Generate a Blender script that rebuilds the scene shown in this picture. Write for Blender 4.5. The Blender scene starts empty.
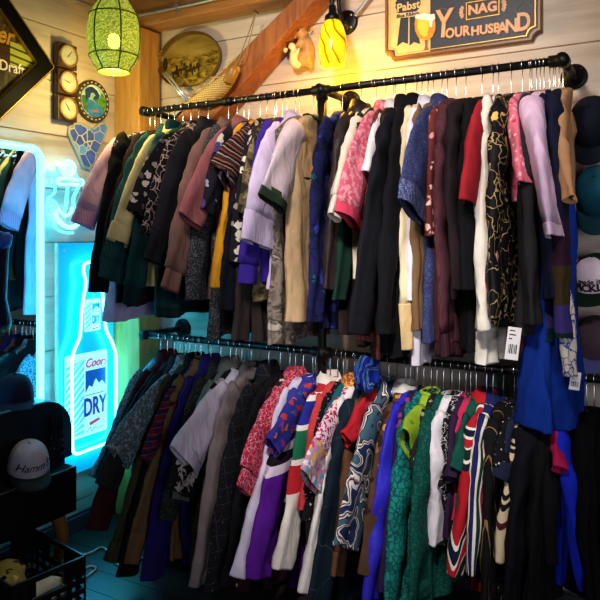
import bpy, bmesh, math, random
from mathutils import noise as mnoise
from mathutils import Vector, Matrix
PI = math.pi
SC = bpy.context.scene
COL = SC.collection

# ------------------------------------------------------------------ camera
EYE = 1.56
CX, CY = 2.77, -2.93
FPX = 666.0
HOR = 236.0
AX = Vector((-0.497, 0.868, 0)).normalized()
RX = Vector((AX.y, -AX.x, 0))
cam_d = bpy.data.cameras.new('camera')
cam = bpy.data.objects.new('camera', cam_d); COL.objects.link(cam)
cam.location = (CX, CY, EYE)
cam.rotation_euler = (PI/2, 0, math.atan2(AX.y, AX.x) - PI/2)
cam_d.sensor_width = 36; cam_d.lens = FPX/600*36; cam_d.shift_y = -(300-HOR)/600
cam_d.clip_start = 0.05
SC.camera = cam

def ray(u, v):
    return AX + RX*((u-300)/FPX) + Vector((0, 0, (HOR-v)/FPX))
def P(u, v, x=None, y=None, z=None):
    """world point seen at photo position (u,v) on the plane x=, y= or z="""
    d = ray(u, v); C = Vector((CX, CY, EYE))
    if x is not None: t = (x-CX)/d.x
    elif y is not None: t = (y-CY)/d.y
    else: t = (z-EYE)/d.z
    return C + d*t
def depth(p): return (Vector(p)-Vector((CX, CY, EYE))).dot(AX)

# ------------------------------------------------------------------ materials
def lin(c):
    if isinstance(c, str):
        c = c.lstrip('#'); c = [int(c[i:i+2], 16)/255 for i in (0, 2, 4)]
    return tuple((x/12.92 if x <= .04045 else ((x+.055)/1.055)**2.4) for x in c[:3]) + (1,)

class NT:
    def __init__(s, name):
        s.m = bpy.data.materials.new(name); s.m.use_nodes = True
        s.t = s.m.node_tree; s.t.nodes.clear()
        s.out = s.n('ShaderNodeOutputMaterial')
    def n(s, typ, **kw):
        nd = s.t.nodes.new(typ)
        for k, v in kw.items(): setattr(nd, k, v)
        return nd
    def l(s, a, b): s.t.links.new(a, b)
    def val(s, sock, v):
        if hasattr(v, 'links') or isinstance(v, bpy.types.NodeSocket): s.l(v, sock)
        else: sock.default_value = v
    def coord(s, scale=(1,1,1), rot=(0,0,0), loc=(0,0,0)):
        tc = s.n('ShaderNodeTexCoord'); mp = s.n('ShaderNodeMapping')
        mp.inputs['Scale'].default_value = scale; mp.inputs['Rotation'].default_value = rot; mp.inputs['Location'].default_value = loc
        s.l(tc.outputs['Object'], mp.inputs['Vector']); return mp.outputs[0]
    def math(s, op, a, b=0.0):
        nd = s.n('ShaderNodeMath', operation=op); s.val(nd.inputs[0], a); s.val(nd.inputs[1], b); return nd.outputs[0]
    def noise(s, vec, scale=5, detail=3, rough=.55, dist=0):
        nd = s.n('ShaderNodeTexNoise'); s.l(vec, nd.inputs['Vector'])
        nd.inputs['Scale'].default_value = scale; nd.inputs['Detail'].default_value = detail
        nd.inputs['Roughness'].default_value = rough; nd.inputs['Distortion'].default_value = dist; return nd.outputs[0]
    def vor(s, vec, scale, feature='F1', rnd=1.0):
        nd = s.n('ShaderNodeTexVoronoi', feature=feature); s.l(vec, nd.inputs['Vector'])
        nd.inputs['Scale'].default_value = scale; nd.inputs['Randomness'].default_value = rnd; return nd
    def ramp(s, fac, stops, const=False):
        nd = s.n('ShaderNodeValToRGB'); s.l(fac, nd.inputs[0]); cr = nd.color_ramp
        cr.interpolation = 'CONSTANT' if const else 'LINEAR'
        while len(cr.elements) < len(stops): cr.elements.new(0.5)
        for e, (p, c) in zip(cr.elements, sorted(stops, key=lambda q: q[0])):
            e.position = p; e.color = lin(c) if isinstance(c, str) or len(c) == 3 else c
        return nd.outputs[0]
    def mix(s, fac, a, b):
        nd = s.n('ShaderNodeMix', data_type='RGBA'); s.val(nd.inputs[0], fac); s.val(nd.inputs[6], a); s.val(nd.inputs[7], b); return nd.outputs[2]
    def bsdf(s, base, rough=.7, metal=0, spec=.4, **kw):
        b = s.n('ShaderNodeBsdfPrincipled'); s.val(b.inputs['Base Color'], base); s.val(b.inputs['Roughness'], rough)
        b.inputs['Metallic'].default_value = metal; b.inputs['Specular IOR Level'].default_value = spec
        for k, v in kw.items(): s.val(b.inputs[k.replace('_', ' ')], v)
        s.l(b.outputs[0], s.out.inputs[0]); return b
    def bump(s, b, h, strength=.3, dist=.01):
        bp = s.n('ShaderNodeBump'); bp.inputs['Strength'].default_value = strength; bp.inputs['Distance'].default_value = dist
        s.l(h, bp.inputs['Height']); s.l(bp.outputs[0], b.inputs['Normal'])

MATS = {}
def plain(name, col, rough=.6, metal=0, spec=.4, var=.12, scale=20, bump=0):
    if name in MATS: return MATS[name]
    t = NT(name); c = t.coord(); nz = t.noise(c, scale, 4)
    a = lin(col); k1, k2 = 1-var, 1+var
    colr = t.ramp(nz, [(.3, tuple(x*k1 for x in a[:3])+(1,)), (.7, tuple(min(1, x*k2) for x in a[:3])+(1,))])
    b = t.bsdf(colr, rough, metal, spec)
    if bump: t.bump(b, nz, bump, .004)
    MATS[name] = t.m; return t.m
def emit(name, col, strength, base=None):
    if name in MATS: return MATS[name]
    t = NT(name); b = t.bsdf(lin(base or col), .3)
    b.inputs['Emission Color'].default_value = lin(col); b.inputs['Emission Strength'].default_value = strength
    MATS[name] = t.m; return t.m

def fabric(name, base, layers=(), rough=.88, weave=260, wb=.25, crease=.5, var=.18, sheen=0.0):
    """cloth: base colour, pattern layers, woven and creased bump"""
    if name in MATS: return MATS[name]
    t = NT(name); c = t.coord()
    nz = t.noise(t.coord((1, 1, .6)), 14, 3)
    a = lin(base)[:3]
    col = t.ramp(nz, [(.3, tuple(x*(1-var) for x in a)+(1,)), (.7, tuple(min(1, x*(1+var)) for x in a)+(1,))])
    for L in layers:
        k = L[0]
        if k == 'stripe':         # axis, period(m), stops, distortion  (constant bands repeating along an axis)
            _, ax, per, stops, dis = L
            sep = t.n('ShaderNodeSeparateXYZ'); v = {'x': 0, 'y': 1, 'z': 2, 'u': 0, 'v': 1}[ax[0]]
            if ax[0] in 'uv':      # cloth coordinates: across / along the panel or sleeve
                at = t.n('ShaderNodeAttribute', attribute_name='cloth'); t.l(at.outputs['Vector'], sep.inputs[0])
            else: t.l(c, sep.inputs[0])
            s = sep.outputs[v]
            if len(ax) > 1: s = t.math('ADD', s, t.math('MULTIPLY', sep.outputs[(2 if ax[0] == 'y' else 0 if ax[0] == 'v' else 1)], float(ax[1:])))
            if dis: s = t.math('ADD', s, t.math('MULTIPLY', t.math('SUBTRACT', t.noise(c, 9, 3), .5), dis))
            f = t.math('FRACT', t.math('DIVIDE', s, per))
            col = t.ramp(f, stops, True)
        elif k == 'line':         # axis, period, width fraction, colour
            _, ax, per, w, cc = L
            sep = t.n('ShaderNodeSeparateXYZ'); t.l(c, sep.inputs[0])
            s = sep.outputs[{'x': 0, 'y': 1, 'z': 2}[ax[0]]]
            if len(ax) > 1: s = t.math('ADD', s, t.math('MULTIPLY', sep.outputs[1], float(ax[1:])))
            f = t.math('FRACT', t.math('DIVIDE', s, per))
            col = t.mix(t.math('LESS_THAN', f, w), col, lin(cc))
        elif k == 'blob':         # scale, radius, colours
            _, sc, r, cols = L
            wv = t.n('ShaderNodeVectorMath', operation='ADD'); t.l(c, wv.inputs[0])
            nn = t.n('ShaderNodeTexNoise'); t.l(c, nn.inputs['Vector']); nn.inputs['Scale'].default_value = sc*1.6
            vm = t.n('ShaderNodeVectorMath', operation='SCALE'); t.l(nn.outputs[1], vm.inputs[0]); vm.inputs['Scale'].default_value = .9/sc
            t.l(vm.outputs[0], wv.inputs[1])
            vv = t.vor(wv.outputs[0], sc)
            sp = t.n('ShaderNodeSeparateColor'); t.l(vv.outputs['Color'], sp.inputs[0])
            n_ = len(cols); pc = t.ramp(sp.outputs[0], [(i/n_, q) for i, q in enumerate(cols)], True)
            col = t.mix(t.math('LESS_THAN', vv.outputs['Distance'], r), col, pc)
        elif k == 'edge':         # scale, width, colour, warp   (curling lines)
            _, sc, w, cc, warp = L
            nn = t.n('ShaderNodeTexNoise'); t.l(c, nn.inputs['Vector']); nn.inputs['Scale'].default_value = sc*1.2
            vm = t.n('ShaderNodeVectorMath', operation='SCALE'); t.l(nn.outputs[1], vm.inputs[0]); vm.inputs['Scale'].default_value = warp/sc
            wv = t.n('ShaderNodeVectorMath', operation='ADD'); t.l(c, wv.inputs[0]); t.l(vm.outputs[0], wv.inputs[1])
            vv = t.vor(wv.outputs[0], sc, 'DISTANCE_TO_EDGE')
            col = t.mix(t.math('LESS_THAN', vv.outputs['Distance'], w), col, lin(cc))
        elif k == 'noise':        # scale, stops, const
            _, sc, stops, cst = L
            col = t.ramp(t.noise(c, sc, 3, .6, .6), stops, cst)
        elif k == 'speck':        # scale, threshold, colour
            _, sc, th, cc = L
            col = t.mix(t.math('GREATER_THAN', t.noise(c, sc, 2), th), col, lin(cc))
        elif k == 'zband':        # [(z_low, colour), ...] absolute bands of the local height, bottom to top
            _, bands = L
            sep = t.n('ShaderNodeSeparateXYZ'); t.l(c, sep.inputs[0])
            for zl, cc in bands:
                col = t.mix(t.math('GREATER_THAN', sep.outputs[2], zl), col, lin(cc))
        elif k == 'swirl':        # scale, distortion, stops
            _, sc, dis, stops = L
            w = t.n('ShaderNodeTexWave'); t.l(c, w.inputs['Vector']); w.inputs['Scale'].default_value = sc
            w.inputs['Distortion'].default_value = dis; w.inputs['Detail'].default_value = 2; w.inputs['Detail Scale'].default_value = 1.4
            col = t.ramp(w.outputs[1], stops, True)
    b = t.bsdf(col, rough, 0, .12)
    if sheen:
        b.inputs['Sheen Weight'].default_value = sheen
    wv = t.noise(c, weave, 2); cr = t.noise(t.coord((1, 1, .45)), 16, 4, .55, 1.2)
    rd = t.math('ABSOLUTE', t.math('SUBTRACT', t.noise(t.coord((1, 1, .5), (.4, .2, 0)), 11, 2, .5, .8), .5))
    h = t.math('ADD', t.math('MULTIPLY', wv, .10*wb), t.math('ADD', t.math('MULTIPLY', cr, crease*.6), t.math('MULTIPLY', rd, crease*1.5)))
    t.bump(b, h, .6, .022)
    MATS[name] = t.m; return t.m

def wood(name, c1, c2, axis='z', rough=.55, sc=6, spec=.35):
    if name in MATS: return MATS[name]
    t = NT(name); s = {'x': (.12, 1, 1), 'y': (1, .12, 1), 'z': (1, 1, .12)}[axis]
    c = t.coord(s)
    nz = t.noise(c, sc*4, 6, .65, 1.2); n2 = t.noise(t.coord(), sc*.5, 3)
    col = t.ramp(nz, [(.25, c1), (.72, c2)])
    col = t.mix(t.math('MULTIPLY', n2, .35), col, lin(c1))
    kn = t.vor(t.coord((1, 1, .55) if axis == 'z' else (.55, 1, 1)), 3.2)
    col = t.mix(t.math('MULTIPLY', t.math('LESS_THAN', kn.outputs['Distance'], .055), .75), col, lin('#2a1208'))
    b = t.bsdf(col, rough, 0, spec); t.bump(b, nz, .25, .004)
    MATS[name] = t.m; return t.m

# ------------------------------------------------------------------ mesh helpers
def finish(name, bm, mat, parent=None, smooth=True, bevel=0, auto=None):
    me = bpy.data.meshes.new(name)
    bmesh.ops.recalc_face_normals(bm, faces=bm.faces[:])
    bm.to_mesh(me); bm.free()
    if smooth: me.polygons.foreach_set('use_smooth', [True]*len(me.polygons))
    for m in (mat if isinstance(mat, (list, tuple)) else [mat]): me.materials.append(m)
    o = bpy.data.objects.new(name, me); COL.objects.link(o)
    if parent is not None: o.parent = parent
    if bevel:
        md = o.modifiers.new('bevel', 'BEVEL'); md.width = bevel; md.segments = 2; md.limit_method = 'ANGLE'
    return o
def tag(o, label=None, cat=None, group=None, kind=None):
    if label: o['label'] = label
    if cat: o['category'] = cat
    if group: o['group'] = group
    if kind: o['kind'] = kind
    return o
def thing(name, label, cat, loc=(0,0,0), group=None, rz=0):
    o = bpy.data.objects.new(name, None); COL.objects.link(o); o.location = loc; o.rotation_euler = (0, 0, rz)
    o.empty_display_size = .05
    return tag(o, label, cat, group)
def box(bm, a, b, M=None):
    vs = [bm.verts.new((x, y, z)) for x in (a[0], b[0]) for y in (a[1], b[1]) for z in (a[2], b[2])]
    if M is not None:
        for v in vs: v.co = M @ v.co
    for f in ((0,1,3,2),(4,6,7,5),(0,4,5,1),(2,3,7,6),(0,2,6,4),(1,5,7,3)): bm.faces.new([vs[i] for i in f])
    return vs
def loft(bm, rings, cap0=False, cap1=False, closed=True):
    R = [[bm.verts.new(p) for p in r] for r in rings]
    n = len(R[0])
    for i in range(len(R)-1):
        for j in range(n if closed else n-1):
            k = (j+1) % n
            bm.faces.new((R[i][j], R[i][k], R[i+1][k], R[i+1][j]))
    if cap0: bm.faces.new(R[0])
    if cap1: bm.faces.new(R[-1])
    return R
def frames(pts, closed=False):
    pts = [Vector(p) for p in pts]; n = len(pts); T = []
    for i in range(n):
        a = pts[(i-1) % n] if (closed or i > 0) else pts[i]; b = pts[(i+1) % n] if (closed or i < n-1) else pts[i]
        d = b-a; T.append(d.normalized() if d.length > 1e-9 else Vector((0,0,1)))
    up = Vector((0,0,1)) if abs(T[0].z) < .9 else Vector((1,0,0))
    N = []; u = (up - T[0]*up.dot(T[0])).normalized()
    for i in range(n):
        u = (u - T[i]*u.dot(T[i]))
        u = u.normalized() if u.length > 1e-6 else T[i].orthogonal().normalized()
        N.append((u.copy(), T[i].cross(u).normalized()))
    return pts, T, N
def tube(bm, pts, r, seg=8, closed=False, caps=True):
    pts, T, N = frames(pts, closed)
    rr = r if isinstance(r, (list, tuple)) else [r]*len(pts)
    rings = [[p + (u*math.cos(2*PI*k/seg) + w*math.sin(2*PI*k/seg))*q for k in range(seg)] for p, (u, w), q in zip(pts, N, rr)]
    if closed: rings.append(rings[0])
    loft(bm, rings, caps and not closed, caps and not closed)
    if closed: bmesh.ops.remove_doubles(bm, verts=bm.verts[:], dist=1e-6)
def smooth_path(pts, n=6, closed=False):
    pts = [Vector(p) for p in pts]; out = []; m = len(pts)
    rng = range(m) if closed else range(m-1)
    for i in rng:
        p0 = pts[(i-1) % m] if (closed or i > 0) else pts[i]; p1 = pts[i]; p2 = pts[(i+1) % m]
        p3 = pts[(i+2) % m] if (closed or i+2 < m) else p2
        for k in range(n):
            t = k/n
            out.append(.5*((2*p1)+(p2-p0)*t+(2*p0-5*p1+4*p2-p3)*t*t+(3*p1-p0-3*p2+p3)*t**3))
    if not closed: out.append(pts[-1])
    return out
def lathe(bm, prof, c=(0,0,0), seg=24, M=None):
    rings = []
    for r, z in prof:
        ring = [Vector((c[0]+r*math.cos(2*PI*k/seg), c[1]+r*math.sin(2*PI*k/seg), c[2]+z)) for k in range(seg)]
        if M is not None: ring = [M @ p for p in ring]
        rings.append(ring)
    loft(bm, rings, True, True)
def ellipsoid(bm, c, r, M=None, u=16, v=10):
    rings = []
    for i in range(v+1):
        ph = PI*(i+.02)/(v+.04)-PI/2
        ring = []
        for k in range(u):
            p = Vector((r[0]*math.cos(ph)*math.cos(2*PI*k/u), r[1]*math.cos(ph)*math.sin(2*PI*k/u), r[2]*math.sin(ph)))
            if M is not None: p = M @ p
            ring.append(p + Vector(c))
        rings.append(ring)
    loft(bm, rings, True, True)
def LW(s, t, n): return Vector((n, s, t))         # left wall frame: along +y, up, out of the wall
def BW(s, t, n): return Vector((s, -n, t))        # back wall frame
def prism(bm, pts, n0, n1, F):
    a = [bm.verts.new(F(s, t, n0)) for s, t in pts]; b = [bm.verts.new(F(s, t, n1)) for s, t in pts]
    n = len(pts); bm.faces.new(a); bm.faces.new(b)
    for i in range(n): bm.faces.new((a[i], a[(i+1) % n], b[(i+1) % n], b[i]))
def ell(cx, cy, a, b, n=32, a0=0, a1=2*PI, rot=0):
    full = abs(a1-a0-2*PI) < 1e-6
    return [(cx + a*math.cos(q)*math.cos(rot)-b*math.sin(q)*math.sin(rot), cy + a*math.cos(q)*math.sin(rot)+b*math.sin(q)*math.cos(rot))
            for q in (a0+(a1-a0)*k/(n if full else n-1) for k in range(n))]
def ring_prism(bm, outer, inner, n0, n1, F):
    rings = [[F(s, t, n) for s, t in q] for q, n in ((outer, n0), (outer, n1), (inner, n1), (inner, n0))]
    rings.append(rings[0]); loft(bm, rings); bmesh.ops.remove_doubles(bm, verts=bm.verts[:], dist=1e-7)
def text(name, body, size, mat, parent, F, s, t, n, shear=0, ext=.0015, align='CENTER', bold=0, sx=1.0, rot=0):
    cu = bpy.data.curves.new(name, 'FONT'); cu.body = body; cu.size = size; cu.extrude = ext; cu.shear = shear
    cu.align_x = align; cu.align_y = 'CENTER'; cu.offset = bold; cu.resolution_u = 3
    tmp = bpy.data.objects.new(name, cu); COL.objects.link(tmp)
    me = bpy.data.meshes.new_from_object(tmp.evaluated_get(bpy.context.evaluated_depsgraph_get()))
    bpy.data.objects.remove(tmp); bpy.data.curves.remove(cu); me.materials.clear(); me.materials.append(mat)
    o = bpy.data.objects.new(name, me); COL.objects.link(o)
    X = F(1, 0, 0)-F(0, 0, 0); Y = F(0, 1, 0)-F(0, 0, 0); Z = X.cross(Y)
    M = Matrix((X, Y, Z)).transposed().to_4x4() @ Matrix.Rotation(rot, 4, 'Z')
    M = Matrix.Translation(F(s, t, n)) @ M @ Matrix.Diagonal((sx, 1, 1, 1))
    o.matrix_world = M
    if parent is not None:
        o.parent = parent
        o.matrix_parent_inverse = Matrix.Translation(parent.location).inverted()
    return o
def child_at(o, parent):
    """parent a mesh built in world coordinates"""
    o.parent = parent; o.matrix_parent_inverse = Matrix.Translation(parent.location).inverted(); return o
# ------------------------------------------------------------------ the room
def wall_mat():
    t = NT('painted shiplap'); c = t.coord((.25, .25, 3)); nz = t.noise(c, 5, 5, .6); n2 = t.noise(t.coord(), 2.2, 3)
    col = t.ramp(nz, [(.3, '#a89886'), (.5, '#c9b8a4'), (.75, '#d9cab8')])
    col = t.mix(t.math('MULTIPLY', t.ramp(n2, [(.45, (0,0,0)), (.8, (1,1,1))]), .35), col, lin('#98806a'))
    b = t.bsdf(col, .55, 0, .35); t.bump(b, nz, .25, .004); return t.m
m_wall = wall_mat()
m_floor = wood('dark floorboards', '#1a1714', '#322c27', 'x', .38, 5, .5)
m_black = plain('black iron', '#141314', .42, .6, .5, .3, 40, .2)
m_chrome = plain('chrome wire', '#d9d9d6', .22, 1, .5, .05)
m_grey_metal = plain('galvanised conduit', '#b9bab8', .35, .9, .5, .1)
m_post_y = wood('golden timber', '#a8702c', '#d8a354', 'z', .6)
m_beam = wood('timber beam', '#8a5a2a', '#c98d4c', 'x', .6)
m_brace = wood('red brown timber', '#6d3a1c', '#b06c3a', 'z', .6)

H = 3.12
J0 = P(60, 136, x=0).z
def shiplap(name, F, s0, s1, skip_below=0.0):
    bm = bmesh.new()
    prism(bm, [(s0, 0), (s1, 0), (s1, H), (s0, H)], -.06, -.012, F)
    zs = [J0 + .273*k for k in range(-8, 8)]
    zs = [0] + [z for z in zs if .03 < z < H-.02] + [H]
    for a, b in zip(zs, zs[1:]):
        g = .0035
        if b <= skip_below: continue
        prism(bm, [(s0, a+g), (s1, a+g), (s1, b-g), (s0, b-g)], -.012, 0, F)
    if skip_below:
        top = max(z for z in zs if z <= skip_below)
        x = s0
        while x < s1:
            w = min(.085, s1-x); prism(bm, [(x+.003, 0), (x+w-.003, 0), (x+w-.003, top-.004), (x+.003, top-.004)], -.012, 0, F); x += .085
    return tag(finish(name, bm, m_wall, None, False), kind='structure')
shiplap('wall_left', LW, -4.6, 0)
shiplap('wall_back', BW, 0, 4.6, 1.12)
bm = bmesh.new()
y = 0.0; k = 0
while y > -4.6:
    w = .14; x = 0
    while x < 4.6:
        L = 1.1 + .5*((k*37 % 11)/11)
        box(bm, (x+.0015, y-w+.0015, -.03), (min(x+L, 4.6)-.0015, y-.0015, 0)); x += L; k += 1
    y -= w
box(bm, (0, -4.6, -.06), (4.6, 0, -.028))
tag(finish('floor', bm, m_floor, None, False), kind='structure')
bm = bmesh.new(); box(bm, (0, -4.6, H), (4.6, 0, H+.05))
tag(finish('ceiling', bm, plain('ceiling boards', '#8a7560', .7), None, False), kind='structure')
m_base = plain('dark skirting', '#2c3236', .5)
bm = bmesh.new(); box(bm, (0, -4.6, 0), (.016, -.2, .085)); box(bm, (0, -4.6, .085), (.010, -.2, .1))
tag(finish('baseboard_left', bm, m_base, None, False, .003), kind='structure')
bm = bmesh.new(); box(bm, (.2, -.016, 0), (4.6, 0, .085)); box(bm, (.2, -.010, .085), (4.6, 0, .1))
tag(finish('baseboard_back', bm, m_base, None, False, .003), kind='structure')

# timber frame
bm = bmesh.new(); box(bm, (.002, -.197, 0), (.19, -.03, P(150, 27, y=-.15).z-.002))
post = tag(finish('corner_post', bm, m_post_y, None, False, .006), 'rough golden timber post standing in the room corner', 'post', kind='structure')
zb = P(155, 32, y=-.03).z
bm = bmesh.new(); box(bm, (.03, -.15, zb), (4.4, -.002, zb+.2))
tag(finish('ceiling_beam', bm, m_beam, None, False, .008), 'horizontal timber beam along the top of the back wall', 'beam', kind='structure')
# knee brace in the frame plane
A = P(312, -28, y=-.14); B = P(196, 112, y=-.14)
d = (B-A); d.y = 0; L = d.length; d.normalize()
B = A + d*(L*1.9); B.x = max(B.x, .1)
t_ = (0.19-A.x)/d.x; B = A + d*t_
nrm = Vector((-d.z, 0, d.x)); w = .105
bm = bmesh.new()
quad = [A+nrm*w, A-nrm*w, B-nrm*w, B+nrm*w]
zc = zb - .001
rings = []
for yy in (-.148, -.012):
    rings.append([Vector((p.x, yy, min(p.z, zc))) for p in quad])
loft(bm, rings, True, True)
tag(finish('timber_brace', bm, m_brace, None, False, .005), 'red brown diagonal timber brace rising to the ceiling beam', 'brace', kind='structure')

# conduits
def conduit(name, label, pts, r=.011, clips=()):
    root = thing(name, label, 'pipe', pts[0])
    bm = bmesh.new(); tube(bm, smooth_path(pts, 5), r, 8); child_at(finish('tube', bm, m_grey_metal), root)
    for c, ax in clips:
        bm = bmesh.new(); c = Vector(c)
        box(bm, c-Vector((.012, .016, .014)), c+Vector((.012, .012, .014))); box(bm, c+Vector((-.005, -.012, -.04)), c+Vector((.005, .0, -.012)))
        child_at(finish('clip', bm, m_grey_metal, None, False, .002), root)
    return root
a = P(128, 18, y=-.168); b = P(215, -1, y=-.168); c1 = a + (b-a)*4
conduit('metal_conduit', 'grey metal conduit running along the front of the ceiling beam', [a, a+(b-a)*.5, b, c1], .011, [(P(178, 6, y=-.168), 0)])
a = P(104, 12, x=.03); b = P(70, -2, x=.03)
conduit('metal_conduit', 'grey metal conduit high on the left wall behind the green lantern', [a, (a+b)/2, b, b+(b-a)*3], .011)

# ------------------------------------------------------------------ left wall: mirror sign, dials, plaques
m_frame = plain('black lacquered frame', '#050505', .5, 0, .06, .1)
m_gold = plain('old gold paint', '#c9962e', .4, .5, .5, .15)
m_white_ink = plain('white ink', '#e8e4da', .6)
cy_, cz_ = P(54, 68, x=.03).y, P(54, 68, x=.03).z
Dg = .64
ctr = (cy_-Dg, cz_)
root = thing('beer_mirror', 'black framed diamond shaped beer mirror high on the left wall', 'mirror sign', (0.0, ctr[0], ctr[1]))
def dia(q, r=.05):
    out = []
    for k in range(4):
        a = PI/2*k
        cxk, cyk = (q-r*1.414)*math.cos(a), (q-r*1.414)*math.sin(a)
        for j in range(5):
            b = a - PI/4 + PI/2*j/4
            out.append((ctr[0]+cxk+r*math.cos(b), ctr[1]+cyk+r*math.sin(b)))
    return out
bm = bmesh.new(); ring_prism(bm, dia(Dg, .008), dia(Dg-.105, .004), .001, .045, LW)
child_at(finish('frame', bm, m_frame, None, False, .004), root)
bm = bmesh.new(); ring_prism(bm, dia(Dg-.008, .008), dia(Dg-.012, .008), .045, .047, LW)
ring_prism(bm, dia(Dg-.1035, .004), dia(Dg-.106, .004), .01, .040, LW)
child_at(finish('gilt_bead', bm, m_gold, None, False), root)
def brickmirror():
    t = NT('printed mirror glass'); c = t.coord()
    sep = t.n('ShaderNodeSeparateXYZ'); t.l(c, sep.inputs[0])
    f = t.math('FRACT', t.math('DIVIDE', t.math('ADD', sep.outputs[2], t.math('MULTIPLY', sep.outputs[1], .12)), .035))
    col = t.ramp(f, [(0, '#120a07'), (.16, '#38190f')], True)
    n1 = t.noise(t.coord((1, 1, .25)), 26, 4)
    wheat = t.ramp(n1, [(.42, '#170d06'), (.56, '#5f5024'), (.72, '#a3935a')])
    low = t.math('LESS_THAN', t.math('ADD', sep.outputs[2], t.math('MULTIPLY', t.noise(c, 8), .05)), ctr[1]-.04+.02)
    col = t.mix(low, col, wheat)
    hi = t.math('GREATER_THAN', sep.outputs[2], ctr[1]+.075)
    col = t.mix(hi, col, t.ramp(t.noise(c, 60, 4), [(.42, '#1a1009'), (.6, '#5a4420')]))
    grn = t.math('GREATER_THAN', sep.outputs[1], ctr[0]+Dg-.24)
    gl = t.ramp(f, [(0, '#33401a'), (.3, '#a7a83e')], True)
    mid = t.math('MULTIPLY', grn, t.math('MULTIPLY', t.math('SUBTRACT', 1.0, low), t.math('SUBTRACT', 1.0, hi)))
    col = t.mix(mid, col, gl)
    t.bsdf(col, .5, .0, .2); return t.m
bm = bmesh.new(); prism(bm, dia(Dg-.07, .004), .006, .014, LW)
child_at(finish('printed_glass', bm, brickmirror(), None, False), root)
p = P(24.5, 71, x=.016)
text('lettering', 'Draft', .070, m_white_ink, root, LW, p.y, p.z, .0165, align='RIGHT', bold=.0006, sx=.92)
p = P(12.5, 38, x=.016)
text('lettering', 'Miller', .115, m_gold, root, LW, p.y, p.z, .0165, shear=.3, align='RIGHT', bold=.0025, sx=.85)

# three dial weather station
m_dk = wood('dark walnut', '#2a170d', '#4a2b18', 'z', .4)
m_ivory = plain('ivory dial', '#b3b09a', .5)
m_brass = plain('brass rim', '#b9964a', .3, .9)
m_ink = plain('black ink', '#16130f', .6)
c0 = P(66.5, 82, x=.04)
root = thing('weather_station', 'dark wooden weather station with three round dials on the left wall', 'wall gauge', (0, c0.y, c0.z))
bm = bmesh.new()
hw = (P(77, 82, x=.04).y-P(58, 82, x=.04).y)/2
zt, zl = P(66, 43, x=.04).z, P(66, 122, x=.04).z
prism(bm, [(c0.y-hw*.9, zl+.01), (c0.y+hw*.9, zl+.01), (c0.y+hw*.9, zt-.01), (c0.y-hw*.9, zt-.01)], .001, .018, LW)
child_at(finish('backboard', bm, m_dk, None, False, .003), root)
hh = (zt-zl)/3
for i in range(3):
    zz = zt-hh*(i+.5)
    bm = bmesh.new(); prism(bm, [(c0.y-hw, zz-hh*.47), (c0.y+hw, zz-hh*.47), (c0.y+hw, zz+hh*.47), (c0.y-hw, zz+hh*.47)], .0185, .05, LW)
    blk = child_at(finish('dial_block', bm, m_dk, None, False, .004), root)
    R = hh*.43
    bm = bmesh.new(); ring_prism(bm, ell(c0.y, zz, R, R), ell(c0.y, zz, R*.86, R*.86), .05, .062, LW); b_ = finish('bezel', bm, m_brass, None, False); b_.parent = blk
    bm = bmesh.new(); prism(bm, ell(c0.y, zz, R*.87, R*.87), .05, .055, LW)
    d_ = finish('dial', bm, m_ivory, None, False); d_.parent = blk
    bm = bmesh.new()
    an = [.9, 2.9, 2.2][i]
    for q, ln in ((an, .7), (an+PI, .25)):
        ca, sa = math.cos(q), math.sin(q); w = R*.035
        prism(bm, [(c0.y-sa*w, zz+ca*w), (c0.y+ca*R*ln, zz+sa*R*ln), (c0.y+sa*w, zz-ca*w)], .0555, .0575, LW)
    for k in range(24):
        q = 2*PI*k/24; ca, sa = math.cos(q), math.sin(q); w = R*.015
        prism(bm, [(c0.y+ca*R*.68-sa*w, zz+sa*R*.68+ca*w), (c0.y+ca*R*.8-sa*w, zz+sa*R*.8+ca*w), (c0.y+ca*R*.8+sa*w, zz+sa*R*.8-ca*w), (c0.y+ca*R*.68+sa*w, zz+sa*R*.68-ca*w)], .0552, .0556, LW)
    h_ = finish('needle', bm, m_ink, None, False); h_.parent = blk

# round landscape plaque
c0 = P(95, 101, x=.03); R = (P(95, 80, x=.03).z-P(95, 122, x=.03).z)/2
root = thing('landscape_plaque', 'round painted plaque of a curling blue wave and green hills beside the dials', 'plaque', (0, c0.y, c0.z))
def disc_part(name, pts, n0, n1, mat, parent=root): 
    bm = bmesh.new(); prism(bm, pts, n0, n1, LW); return child_at(finish(name, bm, mat, None, False), parent)
def S(pts): return [(c0.y+R*a, c0.z+R*b) for a, b in pts]
disc_part('disc', ell(c0.y, c0.z, R, R), .001, .02, plain('plaque rim', '#3b3026', .5, scale=90, var=.5))
bm = bmesh.new()
for k in range(22):
    q = 2*PI*k/22; a0 = (c0.y+R*.88*math.cos(q), c0.z+R*.88*math.sin(q))
    prism(bm, ell(a0[0], a0[1], R*.055, R*.035, 8, rot=q+PI/2), .02, .0225, LW)
child_at(finish('rim_relief', bm, plain('bone relief', '#cdbd98', .6), None, False), root)
disc_part('sky', ell(c0.y, c0.z, R*.78, R*.78), .0202, .022, plain('painted sky', '#9fc4b4', .5))
disc_part('hills', S([(-.1, .1), (.2, .3), (.5, .45), (.74, .2), (.76, -.1), (.6, -.45), (.2, -.1)]), .0222, .026, plain('painted hills', '#4f8a3e', .6, scale=60, var=.5))
disc_part('shore', S([(-.76, .15), (-.45, .2), (-.4, -.6), (-.62, -.45), (-.76, -.1)]), .0222, .026, plain('painted shore', '#3f6a3a', .6, scale=60, var=.5))
disc_part('lake', S([(-.45, .05), (-.1, .0), (.15, -.12), (.5, -.35), (.58, -.48), (.3, -.72), (0, -.77), (-.3, -.7), (-.45, -.5), (-.4, -.2)]), .0262, .029, plain('painted lake', '#2f78b4', .45, scale=30, var=.35))
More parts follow.
